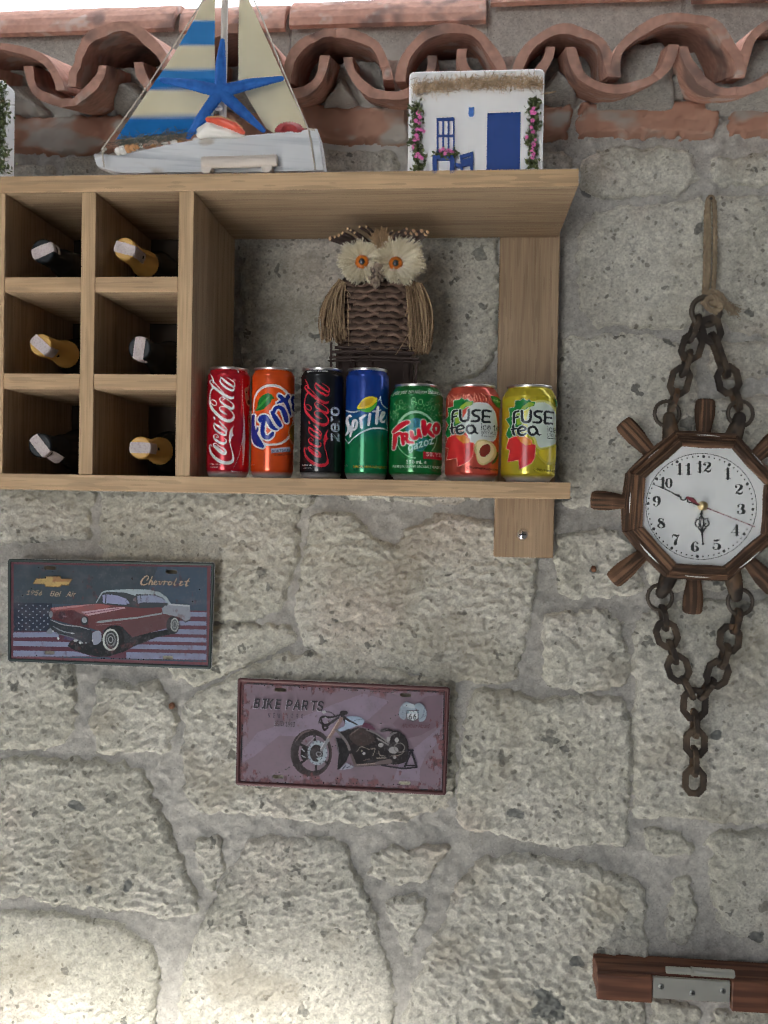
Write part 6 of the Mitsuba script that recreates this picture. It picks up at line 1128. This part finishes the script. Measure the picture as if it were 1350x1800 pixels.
# hanging eyes at four corners, each with its ring
def ringm(c, R, r, nrm=(0, -1, 0), squash=1.0):
    M = aim(c, nrm); a = np.linspace(0, 2 * np.pi, 41)[:-1]
    p = np.stack([np.cos(a) * R, np.sin(a) * R * squash, 0 * a], -1) @ M[:3, :3].T + M[:3, 3]; return tube(p, r, 10, closed=True)
YK = -.022
for (x0, y0, x1, y1, rx, ry) in ((1180, 778, 1176, 734, 1172.5, 727), (1287, 774, 1300, 734, 1301.5, 727), (1176, 1012, 1163, 1042, 1160, 1050), (1287, 1010, 1294, 1048, 1301, 1058)):
    A_, B_ = at(x0, y0, -.020), at(x1, y1, YK)
    eye = obj('hanging_eye', limbs(chain_hull([A_ + (A_ - B_) * .4, A_, (A_ + B_) / 2 + [0, -.002, 0], B_], [.011, .0125, .011, .0085]), .003, 4), 'mat_dark_wood', clock, 60)
    obj('ring', ringm(at(rx, ry, YK), 21.5 * px_size(YK), .0027, (.12, -1, .05)), 'mat_ring', eye, 60)

# ---------------------------------------------------------------- chains of carved wooden links
def link(c, d, L, W, face, th=.0068, bar=.0082):
    """A carved link about c, its length along d (unit, in the wall's plane); face: seen from its broad side."""
    d = _unit(d); nrm = np.array([0, -1.0, 0]); s = np.cross(nrm, d)
    if not face: nrm, s = s, -nrm
    l, w, k = L / 2, W / 2, W * .28
    outer = Polygon([(-w + k, -l), (w - k, -l), (w, -l + k * 1.2), (w, l - k * 1.2), (w - k, l), (-w + k, l), (-w, l - k * 1.2), (-w, -l + k * 1.2)])
    inner = outer.buffer(-bar).buffer(-.001).buffer(.001)
    m = trimesh.creation.extrude_polygon(outer.buffer(-.0011).difference(inner.buffer(.0011)), th, engine='earcut'); m.apply_translation([0, 0, -th / 2])
    m2 = trimesh.creation.extrude_polygon(outer.difference(inner), th - .0024, engine='earcut'); m2.apply_translation([0, 0, -(th - .0024) / 2])
    mm = cat_([m, m2]); M = frame4(s, d, np.cross(s, d), c); mm.apply_transform(M); return mm
def chain(label, group, items):
    t = thing('wooden_chain', label, 'chain', group)
    for (px, py, dx, dy, L, W, face) in items:
        c = at(px, py, YK - (.001 if face else 0)); d = at(px + dx, py + dy, YK) - at(px, py, YK); s = px_size(YK)
        obj('link', link(c, d, L * s, W * s, face), 'mat_dark_wood', t, False)
    return t
G1 = 'wooden chains of the wheel clock'
chain('left branch of the upper wooden chain, above the clock', G1, [(1220, 578, -9, 26, 50, 40, 0), (1216, 609, -8, 26, 54, 40, 1), (1206, 639, -8, 26, 48, 40, 0), (1195, 670, -7, 26, 54, 38, 1), (1184, 704, -8, 26, 42, 36, 0)])
chain('right branch of the upper wooden chain, above the clock', G1, [(1250, 580, 7, 26, 50, 38, 1), (1259, 609, 10, 26, 52, 36, 0), (1270, 640, 10, 26, 52, 36, 0), (1280, 668, 6, 26, 54, 42, 1), (1294, 702, 8, 26, 42, 36, 0)])
chain('lower wooden chain hanging under the clock in a Y', G1, [(1167, 1086, 4, 26, 46, 38, 0), (1172, 1115, 8, 26, 52, 42, 1), (1182, 1146, 8, 26, 44, 36, 0), (1192, 1175, 8, 26, 52, 42, 1), (1209, 1209, 13, 26, 44, 34, 0), (1220.5, 1238, -1, 26, 58, 46, 1), (1221.5, 1272, 1, 26, 50, 38, 0), (1222.5, 1306, 0, 26, 52, 40, 1), (1220.5, 1338, 0, 26, 52, 36, 0), (1220.5, 1373, -1, 26, 52, 40, 1),
      (1294, 1092, -6, 26, 46, 36, 0), (1282, 1123, -2, 26, 52, 41, 1), (1273, 1153, -8, 26, 46, 36, 0), (1261, 1184, -9, 26, 52, 42, 1), (1242, 1211, -17, 24, 46, 34, 0)])
# ---------------------------------------------------------------- the rope loop they hang from
def f_rope(p, n, uv): return mix((.17, .125, .08), (.33, .26, .175), fbm(p.x * 300, p.z * 200, p.y * 300, 2))
scene['mat_rope'] = {'type': 'twosided', 'bsdf': {'type': 'principled', 'base_color': mikit.proc(f_rope), 'roughness': .9}}
rope = thing('hanging_rope', 'twisted brown rope loop hung on a nail above the wheel clock', 'rope')
def twisted(pts, r, turns_per_m=95):
    p = spline(pts, 24); L = np.concatenate([[0], np.cumsum(np.linalg.norm(np.diff(p, axis=0), axis=1))]); t = np.gradient(p, axis=0); t /= np.linalg.norm(t, axis=1, keepdims=True)
    u = np.cross(t, [0, 1, 0]); u /= np.linalg.norm(u, axis=1, keepdims=True); w = np.cross(t, u); ms = []
    for k in range(3):
        a = L * turns_per_m * 2 * np.pi / 2 + k * 2 * np.pi / 3; ms.append(tube(p + r * .52 * (np.cos(a)[:, None] * u + np.sin(a)[:, None] * w), r * .56, 7))
    return cat_(ms)
YRp = -.014
rs = lambda q_: [at(x, y, YRp - (z if len(q3) > 2 else 0)) for q3 in q_ for (x, y, z) in [tuple(q3) + (0,) * (3 - len(q3))]]
obj('strand', twisted(rs([(1238, 520, .004), (1240, 470), (1241, 400), (1243, 362), (1247, 347), (1253, 350), (1256, 365), (1257, 420), (1256, 470), (1254, 508, .006)]), .0033), 'mat_rope', rope, 40); tag(list(scene)[-1], None, 'stuff')
obj('strand', twisted(rs([(1246, 350, .003), (1247, 430, .002), (1244, 500, .004), (1234, 535, .006)]), .0030), 'mat_rope', rope, 40); tag(list(scene)[-1], None, 'stuff')
obj('knot', cat_([twisted(rs([(1240, 528, .004), (1246, 514, .010), (1262, 515, .012), (1272, 528, .010), (1262, 545, .008), (1246, 543, .012), (1240, 530, .012), (1252, 522, .014), (1268, 536, .012), (1256, 552, .006)]), .0036), limbs([ballm(at(1256, 529, YRp - .006), .0085, 12), ballm(at(1262, 535, YRp - .006), .007, 12)], .003, 2)]), 'mat_rope', rope, 40); tag(list(scene)[-1], None, 'stuff')
n = 90; r8 = np.random.default_rng(4); s = at(1270 + r8.normal(0, 3, n), 530 + r8.normal(0, 4, n), YRp - .008) ; e = at(1292 + r8.normal(0, 6, n), 547 + r8.normal(0, 6, n), YRp - .008 - .006 * r8.random(n)); k = obj('frayed_end', strands(s, e, r8.normal(0, .001, (n, 3)), .0006, .0004), 'mat_rope', rope, True); tag(k, None, 'stuff')
obj('nail', tube([at(1250, 349, .02), at(1250, 349, -.022)], .0022, 8), 'mat_dark_wood', rope, 30)
iron = thing('iron_ring', 'dark ring on the rope that carries both upper chains', 'ring')
obj('hoop', ringm(at(1240.5, 547, YK), 24 * px_size(YK), .0038, (.1, -1, 0)), 'mat_ring', iron, 60)

# ---------------------------------------------------------------- the brown batten with a hinge, bottom right
def f_red(p, n, uv):
    s = fbm(p.x * 10, p.z * 140, p.y * 140, 3); return mix((.165, .072, .042), (.085, .036, .024), smoothstep(.35, .7, s))
bumped('mat_red_wood', f_red, lambda p, n, uv: fbm(p.x * 14, p.z * 250, p.y * 250, 2), .0008, .5, specular=.3)
YBf = -.045
bat = thing('hinged_batten', 'red brown wooden batten with a steel hinge let into its front', 'batten')
zt_ = at(1050, 1712, YBf)[2]; zb_ = at(1049, 1757.5, YBf)[2]; xl = at(1050, 1735, YBf)[0]; xh0, xh1 = at(1147, 1740, YBf)[0], at(1287, 1750, YBf)[0]; xr_ = at(1560, 1740, YBf)[0]
YH2 = YBf + .010
k = obj('rail', bx(xl + .002, xr_, YH2, .012, zb_ + .001, zt_ + .0003, .001), 'mat_red_wood', bat, False)
obj('front_block', bx(xl, xh0, YBf, YH2 - .0004, zb_, zt_, .0012), 'mat_red_wood', bat, False)
obj('front_block', bx(xh1, xr_, YBf, YH2 - .0004, zb_ - .004, zt_ + .001, .0012), 'mat_red_wood', bat, False)
mat('mat_zinc', (.52, .52, .47), .42, metallic=.75)
hx0, hx1 = xh0 + .0015, xh1 - .0015; hz0, hz1 = zb_ + .005, zt_ - .002
hinge = obj('hinge', bx(hx0, hx1, YBf + .004, YH2 - .0008, hz0, hz1, .0004), 'mat_zinc', bat, False); tag(hinge, 'zinc plated hinge leaf with three screws')
zbar = at(1230, 1712, YBf - .002)[2] 
a0, a1 = at(1171, 1708, YBf)[0], at(1291, 1720, YBf)[0]
for (p0, p1, r_) in ((a0, a0 + (a1 - a0) * .37, .0046), (a0 + (a1 - a0) * .395, a1, .0055)):
    obj('hinge_barrel', tube([[p0, YBf + .0015, zbar + .001], [p0 + .0006, YBf + .0015, zbar + .001], [p1 - .0006, YBf + .0015, zbar + .001], [p1, YBf + .0015, zbar + .001]], [r_ * .85, r_, r_, r_ * .85], 20), 'mat_zinc', hinge, 40)
obj('hinge_washer', tube([[a0 + (a1 - a0) * .372, YBf + .0015, zbar + .001], [a0 + (a1 - a0) * .393, YBf + .0015, zbar + .001]], .0062, 20), 'mat_zinc', hinge, 40)
for (x, y) in ((1162.5, 1734), (1217, 1745.5), (1271, 1742)):
    c = at(x, y, YBf + .004); M = aim(c, [0, -1, 0])
    s_k = obj('screw', moved(lathe([(0, .0012), (.0025, .001), (.0040, .0002), (.0040, -.001), (0, -.001)], 20), M), 'mat_dull_screw', hinge, 40)
    obj('screw_slot', moved(cat_([bx(-.0026, .0026, -.0005, .0005, .0006, .0013), bx(-.0005, .0005, -.0026, .0026, .0006, .00135)]), M), 'mat_black', s_k, False)
mat('mat_dull_screw', (.22, .23, .22), .4, metallic=.8)
